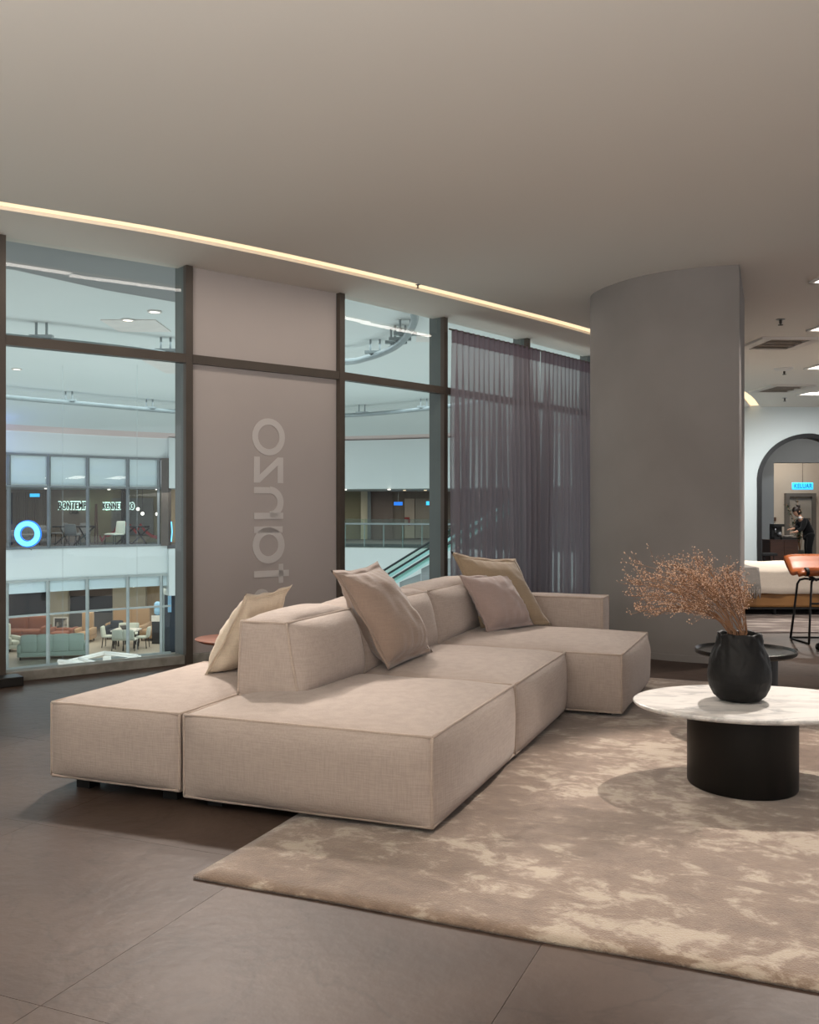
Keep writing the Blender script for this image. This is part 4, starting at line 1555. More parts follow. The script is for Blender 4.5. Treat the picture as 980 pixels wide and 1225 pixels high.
# low cabinet, machine, plate
cx0, cx1 = (921.5 - 490) * 22.2 / F, (955 - 490) * 22.2 / F
cab = thing('cabinet', 'dark wood cabinet beyond the arch, in front of the bending person', 'cabinet', ((cx0 + cx1) / 2, 22.45, 0))
w = (cx1 - cx0) / 2
MB().box(-w, w, -.25, .25, .05, .67).build('carcass', M['wood_dark'], cab)
MB().box(-w - .01, w + .01, -.27, .26, .67, .69).build('cabinet_top', M['wood_dark'], cab)
MB().box(-w + .02, w - .02, -.22, .22, 0, .05).build('plinth', M['black'], cab)
for s_ in (-1, 1):
    d_ = MB().box(s_ * w / 2 - w / 2 + .006, s_ * w / 2 + w / 2 - .006, -.266, -.25, .06, .66).build('door', M['wood_dark'], cab)
mx_ = (932 - 490) * 22.4 / F
cm = thing('coffee_machine', 'steel and black coffee machine on the dark wood cabinet', 'appliance', (mx_, 22.5, .69))
MB().box(-.12, .12, -.14, .16, 0, .06).build('drip_base', M['black'], cm)
MB().box(-.12, .12, .02, .16, .06, .30).build('body', M['black'], cm)
MB().box(-.12, .12, -.13, .16, .30, .36).build('top_housing', M['black'], cm)
MB().sphere((.03, -.06, .13), .055, 12, 8).build('boiler', M['steel'], cm, smooth=True)
MB().tube([(-.06, -.05, .3), (-.07, -.08, .16)], .014, 8).build('spout', M['steel'], cm, smooth=True)
pl = thing('tray', 'dark tray with a white plate held by the bending person', 'tray', ((943 - 490) * 22.35 / F, 22.38, .69))
MB().box(-.17, .17, -.1, .1, .0, .05).build('tray_base', M['black'], pl)
MB().lathe([(0, .055), (.06, .055), (.13, .085), (.135, .09), (.06, .065), (0, .063)], 24, cap=False).build('plate', M['plate'], pl, smooth=True)
# bench end at the left of the arch
bn = thing('bench', 'small black low bench just beyond the left jamb of the arch', 'bench', (8.0, 21.5, 0))
MB().box(-.17, .17, -.18, .18, .36, .42).build('top', M['black'], bn, bevel=.008)
for (x, y) in ((-.13, -.14), (.13, -.14), (-.13, .14), (.13, .14)):
    MB().tube([(x, y, 0), (x * .8, y * .8, .36)], .014, 8).build('leg', M['black'], bn)
sw = MB().box(-.05, .05, -.01, .01, -.05, .05, Matrix.Translation(at(927.5, 621, 26.9))).build('switch_plate', M['wood_dark'])
sw.location = (0, .07, 0)
tag(sw, 'small dark square plate on the wall left of the door beyond the arch', 'plate')

# plant
ppx = (957 - 490) * 24.9 / F
pt = thing('potted_plant', 'leafy potted plant behind the bending person', 'plant', (ppx, 24.9, 0))
MB().lathe([(0, 0), (.16, 0), (.2, .3), (.2, .34), (.17, .34), (.16, .3), (0, .3)], 20, cap=False).build('pot', M['pot'], pt)
stm, lv = MB(), MB()
for k in range(12):
    a = random.uniform(0, 2 * pi)
    r = random.uniform(.1, .42)
    h = random.uniform(1.0, 1.72)
    top = Vector((r * cos(a), r * sin(a) * .6, h))
    stm.tube([(0, 0, .3), (top.x * .3, top.y * .3, .3 + (h - .3) * .6), top], .009, 5, r2=.004)
    for j in range(20):
        t = random.uniform(.4, 1)
        q = Vector((top.x * t ** 1.6, top.y * t ** 1.6, .3 + (h - .3) * t))
        d = Vector((random.uniform(-1, 1), random.uniform(-1, 1), random.uniform(-.5, .8))).normalized()
        e = d.cross(Vector((0, 0, 1))).normalized() if abs(d.z) < .95 else Vector((1, 0, 0))
        l = random.uniform(.07, .12)
        w = l * .28
        lv.add([q, q + d * l * .5 + e * w, q + d * l, q + d * l * .5 - e * w, q + d * l * .5 + Vector((0, 0, .008))], [(0, 1, 4), (1, 2, 4), (2, 3, 4), (3, 0, 4)])
stm.build('stems', M['twig'], pt, smooth=True)
fo = lv.build('foliage', M['leaf'], pt)
fo['kind'] = 'stuff'


# ------------------------------------------------------------------ person bending over the cabinet
def skin_mesh(name, m, chains, parent, sub=2):
    """chains: list of [(point, radius), ...]; equal points weld"""
    idx, verts, rad, edges = {}, [], [], []
    for ch in chains:
        prev = None
        for (p, r) in ch:
            k = tuple(round(c, 4) for c in p)
            if k not in idx:
                idx[k] = len(verts)
                verts.append(k)
                rad.append(r if isinstance(r, tuple) else (r, r))
            if prev is not None and prev != idx[k]:
                edges.append((prev, idx[k]))
            prev = idx[k]
    me = bpy.data.meshes.new(name)
    me.from_pydata(verts, edges, [])
    o = bpy.data.objects.new(name, me)
    COL.objects.link(o)
    o.parent = parent
    sk_ = o.modifiers.new('skin', 'SKIN')
    sk_.use_smooth_shade = True
    sk_.branch_smoothing = .3
    for i, r in enumerate(rad):
        me.skin_vertices[0].data[i].radius = r
        me.skin_vertices[0].data[i].use_root = (i == 0)
    s2 = o.modifiers.new('sub', 'SUBSURF')
    s2.levels = s2.render_levels = sub
    me.materials.append(m)
    return o


PX = (958 - 490) * 22.95 / F
per = thing('person', 'person in a black suit with tied dark hair, bending left over the cabinet', 'person', (PX + .04, 22.95, 0))
pel = (0.16, .02, .86)
chest = (.02, .0, 1.10)
neck = (-.08, -.02, 1.23)
body_ch = [
    [(pel, .075), ((.10, .01, .98), .09), (chest, .12), ((-.05, -.01, 1.19), .07), (neck, .045), ((-.115, -.03, 1.28), .045)],
    [(pel, .075), ((.17, -.08, .76), .06), ((.12, -.10, .46), .055), ((.16, -.09, .09), .038), ((.09, -.12, .03), .035), ((.02, -.14, .03), .025)],
    [(pel, .075), ((.19, .11, .76), .06), ((.16, .12, .46), .055), ((.21, .12, .09), .038), ((.14, .12, .03), .035), ((.07, .12, .03), .025)],
]
for sgn, elbow, wrist in ((-1, (-.10, -.24, .93), (-.27, -.30, .86)), (1, (-.06, .14, .96), (-.24, -.05, .93))):
    sh_ = (chest[0] - .02, .16 * sgn, 1.13)
    palm = Vector(wrist) + Vector((-.06, -.01 * sgn, -.01))
    body_ch.append([(chest, .12), (sh_, .06), (elbow, .042), (wrist, .028), (tuple(palm), .026)])
    for f_ in range(4):
        b0 = palm + Vector((-.025, (f_ - 1.5) * .018, .004))
        ln = (.062, .072, .068, .05)[f_]
        body_ch.append([(tuple(palm), .026), (tuple(b0), .009), (tuple(b0 + Vector((-ln * .55, 0, -.006))), .008), (tuple(b0 + Vector((-ln * .85, 0, -.03))), .007)])
    t0 = palm + Vector((.01, -.03 * sgn, 0))
    body_ch.append([(tuple(palm), .026), (tuple(t0), .010), (tuple(t0 + Vector((-.03, -.012 * sgn, -.012))), .008)])
bdy = skin_mesh('body', M['skin'], body_ch, per)
# jacket and trousers over the body
jk = [[((.175, .02, .78), .14), (pel, .14), ((.10, .01, .98), .135), (chest, .15), ((-.03, -.005, 1.17), .095)]]
for sgn, elbow, wrist in ((-1, (-.10, -.24, .93), (-.27, -.30, .86)), (1, (-.06, .14, .96), (-.24, -.05, .93))):
    sh_ = (chest[0] - .02, .16 * sgn, 1.13)
    w2 = tuple(Vector(elbow).lerp(Vector(wrist), .85))
    jk.append([(chest, .15), (sh_, .08), (elbow, .058), (w2, .046)])
skin_mesh('jacket', M['cloth_black'], jk, per)
skin_mesh('trousers', M['cloth_black'], [[((.165, .02, .84), .125), ((.17, -.08, .76), .095), ((.12, -.10, .46), .075), ((.16, -.09, .11), .06)],
                                         [((.165, .02, .84), .125), ((.19, .11, .76), .095), ((.16, .12, .46), .075), ((.21, .12, .11), .06)]], per)
MB().sphere((-.075, -.04, 1.195), .05, 10, 6, 1, 1, .7).build('collar', M['white_shirt'], per, smooth=True)
hd = MB()
HC = Vector((-.15, -.04, 1.345))
vs, fs = [], []
n, m_ = 20, 14
# head, looking down to the left: profile shaped with brow, nose and chin
fwd = Vector((-.80, -.32, -.50)).normalized()
upv = (Vector((-.42, -.1, 1)) - fwd * Vector((-.42, -.1, 1)).dot(fwd)).normalized()
rt = fwd.cross(upv)
for i in range(m_ + 1):
    th = pi * i / m_
    for k in range(n):
        a = 2 * pi * k / n
        x, y, z = sin(th) * cos(a), sin(th) * sin(a), -cos(th)   # x forward, y side, z up
        r = Vector((x * .098, y * .076, z * .118))
        if x > 0.5 and -.6 < z < .1:
            r.x += .026 * math.exp(-((z + .18) / .14) ** 2) * math.exp(-(y / .16) ** 2)
        if x > 0.3 and z < -.6:
            r.x += .014
        if z < -.4:
            r.y *= 1 + .35 * (z + .4)
        vs.append(HC + fwd * r.x + rt * r.y + upv * r.z)
for i in range(m_):
    for k in range(n):
        fs.append((i * n + k, i * n + (k + 1) % n, (i + 1) * n + (k + 1) % n, (i + 1) * n + k))
hd.add(vs, fs)
for s_ in (-1, 1):
    e = HC + rt * (.075 * s_) + fwd * -.005 + upv * -.01
    hd.sphere(e, .022, 8, 6, .6, .6, 1)
head = hd.build('head', M['skin'], per, smooth=True)
for s_ in (-1, 1):
    MB().sphere(HC + fwd * .088 + rt * (.03 * s_) + upv * .008, .010, 8, 6).build('eye', M['hair'], head, smooth=True)
MB().sphere(HC + fwd * .088 - upv * .062, .012, 8, 6, .6, 1.6, .4).build('mouth', M['red'], head, smooth=True)
hr = MB()
vs, fs = [], []
for i in range(m_ + 1):
    th = pi * i / m_
    for k in range(n):
        a = 2 * pi * k / n
        x, y, z = sin(th) * cos(a), sin(th) * sin(a), -cos(th)
        cut = 1.0 if (z > .42 or x < .15 - .2 * (1 - z)) else .9
        if x < 0 and z < -.5:
            cut = .92
        vs.append(HC + fwd * (x * .107 * cut) + rt * (y * .085 * cut) + upv * (z * .127 * cut))
for i in range(m_):
    for k in range(n):
        fs.append((i * n + k, i * n + (k + 1) % n, (i + 1) * n + (k + 1) % n, (i + 1) * n + k))
hr.add(vs, fs)
hr.sphere(HC - fwd * .11 + upv * .07, .045, 10, 7)
hr.build('hair', M['hair'], per, smooth=True)

# ------------------------------------------------------------------ mall atrium beyond the glass
FC = [(-560, 20.5), (-420, 24.0), (-290, 27.0), (-160, 30.0), (-60, 32.2), (10, 34.0), (58, 35.0), (105, 36.0), (153, 37.0), (195, 37.8), (230, 38.4), (320, 39.3), (411, 39.6), (470, 39.0), (527, 38.2), (600, 36.8), (680, 35.0), (760, 33.0), (840, 31)]


def fY(px):
    for (a, ya), (b, yb) in zip(FC[:-1], FC[1:]):
        if px <= b:
            return ya + (yb - ya) * (px - a) / (b - a)
    return FC[-1][1]


def fpt(px, out=0.0):
    Y = fY(px)
    p = Vector(((px - 490) * Y / F, Y))
    q = Vector(((px + 2 - 490) * fY(px + 2) / F, fY(px + 2)))
    d = (q - p).normalized()
    return p + Vector((-d.y, d.x)) * out


def band(px0, px1, z0, z1, off0, off1, step=24):
    n = max(1, int((px1 - px0) / step))
    xs = [px0 + (px1 - px0) * i / n for i in range(n + 1)]
    mb = MB()
    for a, b in zip(xs[:-1], xs[1:]):
        p, q, r, s_ = fpt(a, off0), fpt(b, off0), fpt(b, off1), fpt(a, off1)
        vs = [(v.x, v.y, z0) for v in (p, q, r, s_)] + [(v.x, v.y, z1) for v in (p, q, r, s_)]
        mb.add(vs, [(3, 2, 1, 0), (4, 5, 6, 7), (0, 1, 5, 4), (1, 2, 6, 5), (2, 3, 7, 6), (3, 0, 4, 7)])
    return mb


AC = 5.0
struct(band(-560, 200, 3.40, 4.2, 0, .4).build('wall_atrium_fascia_upper', M['atr_white'], None, merge=True), 'white curved fascia above the upper shopfront')
struct(band(200, 840, 2.22, 4.2, -.25, .25).build('wall_atrium_fascia_far', M['atr_white'], None, merge=True), 'white curved fascia above the far gallery')
struct(band(-560, 200, -1.14, -.04, 0, .5).build('wall_atrium_slab_left', M['atr_white'], None, merge=True), 'white curved slab edge below the upper shopfront')
struct(band(200, 840, -2.0, -.18, -.25, .5).build('wall_atrium_slab_right', M['atr_white'], None, merge=True), 'white curved slab edge below the gallery')
struct(band(-560, 840, -.2, -.04, .5, 9, 48).build('floor_atrium_upper', M['shop_floor_dark'], None, merge=True))
struct(band(-560, 840, 2.24, 2.4, .5, 9, 48).build('ceiling_atrium_gallery', M['atr_white'], None, merge=True))
struct(band(-560, 230, -4.5, -4.3, -.5, 12, 48).build('floor_atrium_lower', M['shop_floor'], None, merge=True))
struct(band(-560, 230, -1.6, -1.4, .6, 12, 48).build('ceiling_atrium_lower', M['shop_brown'], None, merge=True))
# lower storeys of the far side and the atrium floor
struct(band(222, 840, -9.5, -2.0, .2, .5).build('wall_atrium_lower_far', M['atr_white'], None, merge=True))
struct(band(-560, 222, -9.5, -4.5, 0, .4).build('wall_atrium_lower_left', M['atr_white'], None, merge=True))
struct(MB().box(-45, 30, 3, 60, -9.7, -9.5).build('floor_atrium', M['shop_floor']))
# cove between fascia and ceiling, its pink light painted on at the fascia
cv = MB()
xs = [-560 + 20 * i for i in range(71)]
prof_c = [(-.02, 4.18), (-.5, 4.36), (-1.1, 4.48), (-1.8, 4.6), (-3.0, 4.8), (-4.6, 5.0)]
for a, b in zip(xs[:-1], xs[1:]):
    for (o0, z0), (o1, z1) in zip(prof_c[1:-1], prof_c[2:]):
        p, q, r, s_ = fpt(a, o0), fpt(b, o0), fpt(b, o1), fpt(a, o1)
        cv.add([(p.x, p.y, z0), (q.x, q.y, z0), (r.x, r.y, z1), (s_.x, s_.y, z1)], [(0, 1, 2, 3)])
struct(cv.build('ceiling_atrium_cove', M['atr_white'], None, smooth=True, merge=True))
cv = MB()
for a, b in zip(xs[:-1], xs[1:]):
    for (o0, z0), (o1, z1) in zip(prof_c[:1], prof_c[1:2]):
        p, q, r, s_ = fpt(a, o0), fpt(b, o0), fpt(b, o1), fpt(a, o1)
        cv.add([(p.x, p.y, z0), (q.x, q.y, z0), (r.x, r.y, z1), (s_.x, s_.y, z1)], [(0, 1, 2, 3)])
struct(cv.build('trim_2', M['atr_pink_glow'], None, smooth=True, merge=True), 'cove strip with pink glow painted in, above the white fascia')
acl = MB()
near = offset_line([Vector((p.x, p.y)) for p in GL], -0.9)
farp = [fpt(x, -4.5) for x in (-560, -420, -290, -160, -60, 10, 105, 195, 320, 411, 527, 680, 840)]
acl.prism([(near[0].x - 12, near[0].y - 4)] + [(p.x, p.y) for p in near] + [(p.x, p.y) for p in reversed(farp)], AC, AC + .2)
struct(acl.build('ceiling_atrium', M['atr_white']), 'white atrium ceiling')
# grey soffit hanging over the outside of the first bays
so = [(-9.0, 4.2), (-6.5, 5.2), (-5.0, 6.75), (-3.25, 7.97), (-2.02, 8.92), (-1.2, 9.65), (-1.35, 10.6), (-2.57, 10.72), (-3.2, 10.1), (-3.8, 9.25), (-5.2, 8.2), (-8, 6.6)]
struct(MB().prism(so, H + .1, AC).build('trim_3', M['atr_soffit']), 'grey soffit edge outside the left window')
# outside ledge under the glass
lg = offset_line([Vector((p.x, p.y)) for p in GL], -0.12)
lg2 = offset_line([Vector((p.x, p.y)) for p in GL], -0.5)
struct(MB().prism([(p.x, p.y) for p in lg] + [(p.x, p.y) for p in reversed(lg2)], -.5, .02).build('trim_4', M['sill']), 'stone ledge outside the shop windows')

# track rails on the atrium ceiling


def rail(pts_px, label, hang):
    P = []
    for (px, py) in pts_px:
        z = 4.66
        Y = (z - EYE) * F / (HZ - py)
        P.append(Vector(((px - 490) * Y / F, Y, z)))
    C = []
    sm = smoothline([(p.x, p.y) for p in P], 6)
    t = thing('track_rail', label, 'rail', (0, 0, 0))
    MB().tube([(p.x, p.y, 4.66) for p in sm], .07, 8).build('rail', M['rail_steel'], t, smooth=True)
    for i in hang:
        q = sm[min(i, len(sm) - 1)]
        hb = MB()
        hb.tube([(q.x - .1, q.y, 4.68), (q.x - .1, q.y, AC)], .025, 6).tube([(q.x + .1, q.y, 4.68), (q.x + .1, q.y, AC)], .025, 6)
        hb.box(q.x - .22, q.x + .22, q.y - .06, q.y + .06, 4.70, 4.76)
        hb.build('hanger', M['rail_steel'], t)
    return t


rail([(-40, 397), (8, 403), (100, 412), (217, 425), (320, 434), (411, 433), (440, 428), (465, 419), (481, 408), (491, 395), (496, 383), (494, 370), (488, 355)], 'curved inner track rail hanging from the atrium ceiling', (9, 17, 20, 24, 38, 45, 47, 50))
rail([(-40, 468), (8, 475), (100, 483), (217, 493), (320, 498), (411, 497), (470, 493), (527, 487), (600, 478)], 'outer track rail along the far side of the atrium ceiling', (11, 16, 18, 32, 40))
for (px, py, lab) in ((153, 382, 'bright round downlight in the atrium ceiling seen through the left window'), (185, 372, 'faint round downlight in the atrium ceiling near the middle post'), (20, 441, 'round downlight low in the left window on the atrium ceiling')):
    Y = (AC - EYE) * F / (HZ - py)
    t = thing('downlight', lab, 'ceiling light', ((px - 490) * Y / F, Y, AC))
    MB().lathe([(.1, -.02), (.1, 0)], 18).build('lamp', M['lampface'], t)
    MB().lathe([(.1, -.03), (.13, -.03), (.13, 0), (.1, 0)], 18, cap=False).build('trim_ring', M['lampwhite'], t)
for (x0, x1, y0, y1, lab) in ((120, 186, 382, 396, 'square access hatch in the atrium ceiling left of the middle post'), (170, 217, 430, 446, 'second access hatch in the atrium ceiling below the first'), (498, 516, 401, 408, 'small access hatch in the atrium ceiling in the right window')):
    Y0, Y1 = (AC - EYE) * F / (HZ - y0), (AC - EYE) * F / (HZ - y1)
    o = MB().box((x0 - 490) * Y0 / F, (x1 - 490) * Y0 / F, Y0, Y1, AC - .02, AC).build('access_hatch', M['lampwhite'])
    tag(o, lab, 'hatch')

# ---- shopfronts


def shopfront(name, label, px_list, z0, z1, ztr, m, px_l, px_r, zt=None, panel_top=None, sill_m=None):
    t = thing(name, label, 'shopfront', (0, 0, 0))
    for px in px_list:
        p = fpt(px)
        MB().box(p.x - .045, p.x + .045, p.y - .07, p.y + .07, z0, z1).build('mullion', m, t)
    edges = [px_l] + list(px_list) + ([px_r] if px_r not in px_list else [])
    edges = sorted(set(edges))
    for (za, zb) in ((z1 - .08, z1), (ztr - .035, ztr + .035), (z0, z0 + .08)):
        band(px_l, px_r, za, zb, -.06, .06).build('rail', m, t, merge=True)
    for a, b in zip(edges[:-1], edges[1:]):
        for (za, zb, up) in ((z0 + .08, ztr - .05, False), (ztr + .05, z1 - .08, True)):
            pm = band(a + .8, b - .8, za, zb, .0, .02, 80).build('pane', M['glass'], t)
            if up and panel_top:
                band(a + .8, b - .8, panel_top, zb, .06, .1, 80).build('backing_panel', M['atr_panel'], t)
    return t


shopfront('shopfront', 'upper glazed shopfront across the atrium with grey frames', (-320, -260, -200, -150, -100, -50, 10.5, 58.5, 105, 153, 190), -.04, 3.40, 2.22, M['frame_grey'], -380, 194, panel_top=2.3)
shopfront('shopfront', 'lower glazed shopfront across the atrium with pale frames', (-320, -260, -200, -150, -100, -45, 8, 57.5, 104.5, 153, 193), -4.3, -1.14, -2.42, M['frame_light'], -380, 204, panel_top=-1.62)
band(-380, 190, -1.62, -1.16, .3, .4, 40).build('bulkhead', M['cream'], bpy.data.objects['shopfront.001'], merge=True)
end_post = fpt(194)
struct(MB().box(end_post.x, end_post.x + .28, end_post.y - .15, end_post.y + .3, -.04, 3.4).build('trim_5', M['bronze']))

# ---- upper shop interior
UB = 41.6
wu = struct_empty('wall_shop_upper')
MB().box(*sorted((at(-560, 0, UB).x, at(104, 0, UB).x)), UB, UB + .2, -.04, 2.3).build('wall_panel', M['shop_greige'], wu)
MB().box(at(104, 0, UB).x, at(200, 0, UB).x, UB, UB + .2, -.04, 2.3).build('wall_panel', M['shop_olive'], wu)
MB().box(at(200, 0, UB).x, at(236, 0, UB).x, UB - .4, UB - .2, -.04, 2.3).build('wall_panel', M['beige_wood'], wu)
# fluted panelling behind the ring sign: single battens
for k in range(18):
    x = at(19 + k * 2.2, 0, UB).x
    MB().box(x - .025, x + .025, UB - .05, UB, .0, 2.1).build('batten', M['shop_greige'], wu)
MB().box(at(11, 0, UB).x, at(15, 0, UB).x, UB - .08, UB, .75, 2.1).build('dark_panel', M['shop_navy'], wu)


def sign_text(name, label, body, px0, px1, py0, py1, Y, m, extr=.04, mirror=False, back=None):
    p = at((px0 + px1) / 2, (py0 + py1) / 2, Y)
    w, h = (px1 - px0) * Y / F, (py1 - py0) * Y / F
    t = thing(name, label, 'sign', tuple(p))
    mt = FRONT.copy()
    if mirror:
        mt = Matrix.Scale(-1, 4, (1, 0, 0)) @ mt
    add_text(body, h * 1.4, m, t, mtx=mt, width=w, extrude=extr, grow=h * .02 if back else 0)
    if back:
        mt2 = Matrix.Translation((0, .05, 0)) @ mt
        add_text(body, h * 1.4, back, t, name='halo', mtx=mt2, width=w + h * .2, extrude=.01, grow=h * .16)
    return t


sign_text('shop_sign', 'lit shop sign in large dark letters with white halo, upper shop', 'BONTEMPI', 70, 105, 601, 609.5, UB - .25, M['letter_dark'], back=M['neon_white'])
sign_text('shop_sign', 'small dark lettering below the lit shop sign, upper shop', 'CASA', 83, 94, 611, 615, UB - .1, M['letter_dark'])
sign_text('shop_sign', 'second lit lettering right of the first in the upper shop', 'KENNETHCO', 123, 160, 602, 609.5, UB - .25, M['letter_dark'], back=M['neon_white'])
# blue ring sign and the blue letter at the right
p = at(33, 638.5, 33.6)
rs = thing('ring_sign', 'glowing light blue ring sign in front of the upper shopfront', 'sign', tuple(p))
s1 = 33.6 / F
q = MB()
rg = MB()
for k in range(48):
    t0, t1 = 2 * pi * k / 48, 2 * pi * (k + 1) / 48
    for (mbx, r0, r1, ya, yb) in ((rg, 9.3, 15.0, -.06, 0), (q, 8.2, 16.2, 0, .06)):
        vs = []
        for y in (ya, yb):
            vs += [(r0 * s1 * cos(t0), y, r0 * s1 * sin(t0)), (r1 * s1 * cos(t0), y, r1 * s1 * sin(t0)), (r1 * s1 * cos(t1), y, r1 * s1 * sin(t1)), (r0 * s1 * cos(t1), y, r0 * s1 * sin(t1))]
        mbx.add(vs, [(0, 1, 2, 3), (7, 6, 5, 4), (0, 4, 5, 1), (1, 5, 6, 2), (2, 6, 7, 3), (3, 7, 4, 0)])
rg.build('ring_face', M['ring_blue'], rs, merge=True)
q.build('ring_rim', M['ring_edge'], rs, merge=True)
MB().tube([(0, .1, -16 * s1), (0, .35, -EYE + .1 - p.z + EYE - .14)], .02, 6).build('bracket', M['frame_grey'], rs)
p = at(214.5, 636, 37.6)
bz = thing('letter_sign', 'glowing blue angular letter at the right end of the upper shopfront', 'sign', tuple(p))
k = 37.6 / F
zl = MB()
for quad in ([(-2.4, 12), (-2.4, 9.6), (2.6, 9.6), (2.6, 12)], [(-2.4, -9.6), (-2.4, -12), (2.6, -12), (2.6, -9.6)], [(-2.4, -9.6), (-.2, -9.6), (1.6, 9.6), (-.6, 9.6)]):
    vs = [(x * k, -.05, z * k) for (x, z) in quad] + [(x * k, .05, z * k) for (x, z) in quad]
    zl.add(vs, [(0, 1, 2, 3), (7, 6, 5, 4), (0, 4, 5, 1), (1, 5, 6, 2), (2, 6, 7, 3), (3, 7, 4, 0)])
zl.build('letter', M['ring_blue'], bz)
zl = MB()
zl.tube([(-9.5 * k, 0, 12 * k), (-8.6 * k, 0, 0), (-9.6 * k, 0, -12 * k)], .7 * k, 6)
zl.build('curve', M['ring_blue'], bz)
MB().tube([(0, .1, -12 * k), (0, .1, -.04 - p.z)], .02, 6).build('bracket', M['frame_grey'], bz)
p = at(41.5, 592.5, UB - 1.2)
bs = thing('exit_sign', 'small faint blue exit sign in the upper shop above the ring', 'sign', tuple(p))
MB().box(-.2, .2, -.02, .03, -.07, .07).build('sign_box', M['sign_blue'], bs)
MB().tube([(0, 0, .07), (0, 0, 2.24 - p.z)], .01, 6).build('hanger', M['frame_grey'], bs)
# dining table and chairs upstairs


def table_at(label, px0, px1, Y, zf, h, m_top, m_leg, depth=.9, cross=False, name='dining_table'):
    xa, xb = at(px0, 0, Y).x, at(px1, 0, Y).x
    w = (xb - xa) / 2
    t = thing(name, label, 'table', ((xa + xb) / 2, Y, zf))
    MB().box(-w, w, -depth / 2, depth / 2, h - .06, h).build('table_top', m_top, t, bevel=.01)
    for s_ in (-1, 1):
        if cross:
            MB().tube([(s_ * w * .55 - .3, -depth * .3, .03), (s_ * w * .55 + .3, depth * .3, h - .06)], .03, 6).build('leg', m_leg, t)
            MB().tube([(s_ * w * .55 + .3, -depth * .3, .03), (s_ * w * .55 - .3, depth * .3, h - .06)], .03, 6).build('leg', m_leg, t)
        else:
            for y in (-1, 1):
                MB().tube([(s_ * w * .8, y * depth * .36, 0), (s_ * w * .82, y * depth * .36, h - .06)], .03, 6).build('leg', m_leg, t)
    return t


def chair_at(label, px, Y, zf, m_s, m_leg, rz, group=None, w=.24, hb=.85):
    t = thing('chair', label, 'chair', (at(px, 0, Y).x, Y, zf), rz, group)
    puff_hex([[[Vector((-w if i == 0 else w, -w if j == 0 else w, .42 if k == 0 else .47)) for k in (0, 1)] for j in (0, 1)] for i in (0, 1)], dict(z1=.03, s0=.01, s1=.01, t0=.01, t1=.01), N=5).build('seat', m_s, t, smooth=True, merge=True, weld=1e-4)
    puff_hex([[[Vector(((-w if i == 0 else w) * (1 if k == 0 else .85), (w - .03 if j == 0 else w + .03) + .05 * k, .46 if k == 0 else hb)) for k in (0, 1)] for j in (0, 1)] for i in (0, 1)], dict(t0=.02, t1=.02, z1=.02), N=5).build('backrest', m_s, t, smooth=True, merge=True, weld=1e-4)
    for (x, y) in ((-1, -1), (1, -1), (-1, 1), (1, 1)):
        MB().tube([(x * (w + .0), y * (w + .0), 0), (x * w * .85, y * w * .85, .43)], .018, 6).build('leg', m_leg, t)
    return t


def sofa_at(label, px0, px1, Y, zf, m, hb=.85, depth=.95, rz=0, hs=.42, n=2, cat='sofa', name='sofa', face=1, leg_m=None):
    """face=1: front towards the camera, -1: its back towards the camera"""
    xa, xb = at(px0, 0, Y).x, at(px1, 0, Y).x
    w = (xb - xa) / 2
    t = thing(name, label, cat, ((xa + xb) / 2, Y, zf), rz)

    def blk(nm, x0, x1, y0, y1, z0, z1, pf=.03):
        if face < 0:
            y0, y1 = -y1, -y0
        puff_hex([[[Vector((x0 if i == 0 else x1, y0 if j == 0 else y1, z0 if k == 0 else z1)) for k in (0, 1)] for j in (0, 1)] for i in (0, 1)],
                 dict(s0=pf, s1=pf, t0=pf, t1=pf, z1=pf), N=6, wr=.003).build(nm, m, t, smooth=True, merge=True, weld=1e-4)
    d = depth / 2
    blk('base', -w, w, -d, d, .12, .28, .01)
    for i in range(n):
        x0, x1 = -w + .12 + (2 * w - .24) * i / n, -w + .12 + (2 * w - .24) * (i + 1) / n
        blk('seat_cushion', x0 + .01, x1 - .01, -d, d - .2, .28, hs)
        blk('backrest', x0 + .01, x1 - .01, d - .24, d, .28, hb)
    blk('armrest', -w, -w + .12, -d, d, .28, hs + .15)
    blk('armrest', w - .12, w, -d, d, .28, hs + .15)
    for (x, y) in ((-1, -1), (1, -1), (-1, 1), (1, 1)):
        MB().cyl((x * (w - .1), y * (d - .1)), .025, 0, .13, 8).build('leg', leg_m or M['black'], t)
    return t


table_at('long black dining table in the upper shop across the atrium', 68, 110, 38.0, -.04, .78, M['letter_dark'], M['letter_dark'], 1.0, True)
for (px, Y, rz, lab) in ((70, 39.3, -.8, 'pale chair left of the black table, upper shop'), (87, 36.9, pi, 'grey chair in front of the black table, upper shop'), (99, 39.2, 0, 'grey chair behind the black table, upper shop')):
    chair_at(lab, px, Y, -.04, M['pale'] if px < 70 else M['grey_cloth'], M['black'], rz)
sofa_at('grey low sofa behind the blue ring sign, upper shop', 16, 55, 38.6, -.04, M['grey_cloth'], .75, 1.0, n=3)
table_at('black trestle table by the red ribbon, upper shop', 142, 176, 38.8, -.04, .76, M['letter_dark'], M['black'], .8, True)
chair_at('white swivel chair beside the trestle table, upper shop', 137, 37.75, -.04, M['pale'], M['black'], -.6, w=.27, hb=.95)
bl = thing('window_blind', 'grey slatted blind on the back wall of the upper shop', 'blind', tuple(at(158.5, 608, UB - .12)))
for k_ in range(20):
    z = (19 - k_ * 2.2 - 8) * UB / F
    MB().box(-25 * UB / F, 25 * UB / F, -.03, .03, z - .028, z + .028).build('slat', M['blind'], bl)
rib = MB()
rp = [(119, 642), (122, 647), (126, 641), (131, 640), (136, 637), (140, 628), (148, 626), (156, 629), (163, 637), (166, 631), (168, 628), (173, 635), (181, 641), (191, 644)]
rpt = [at(px, py, UB - .8) for (px, py) in rp]
rsm = []
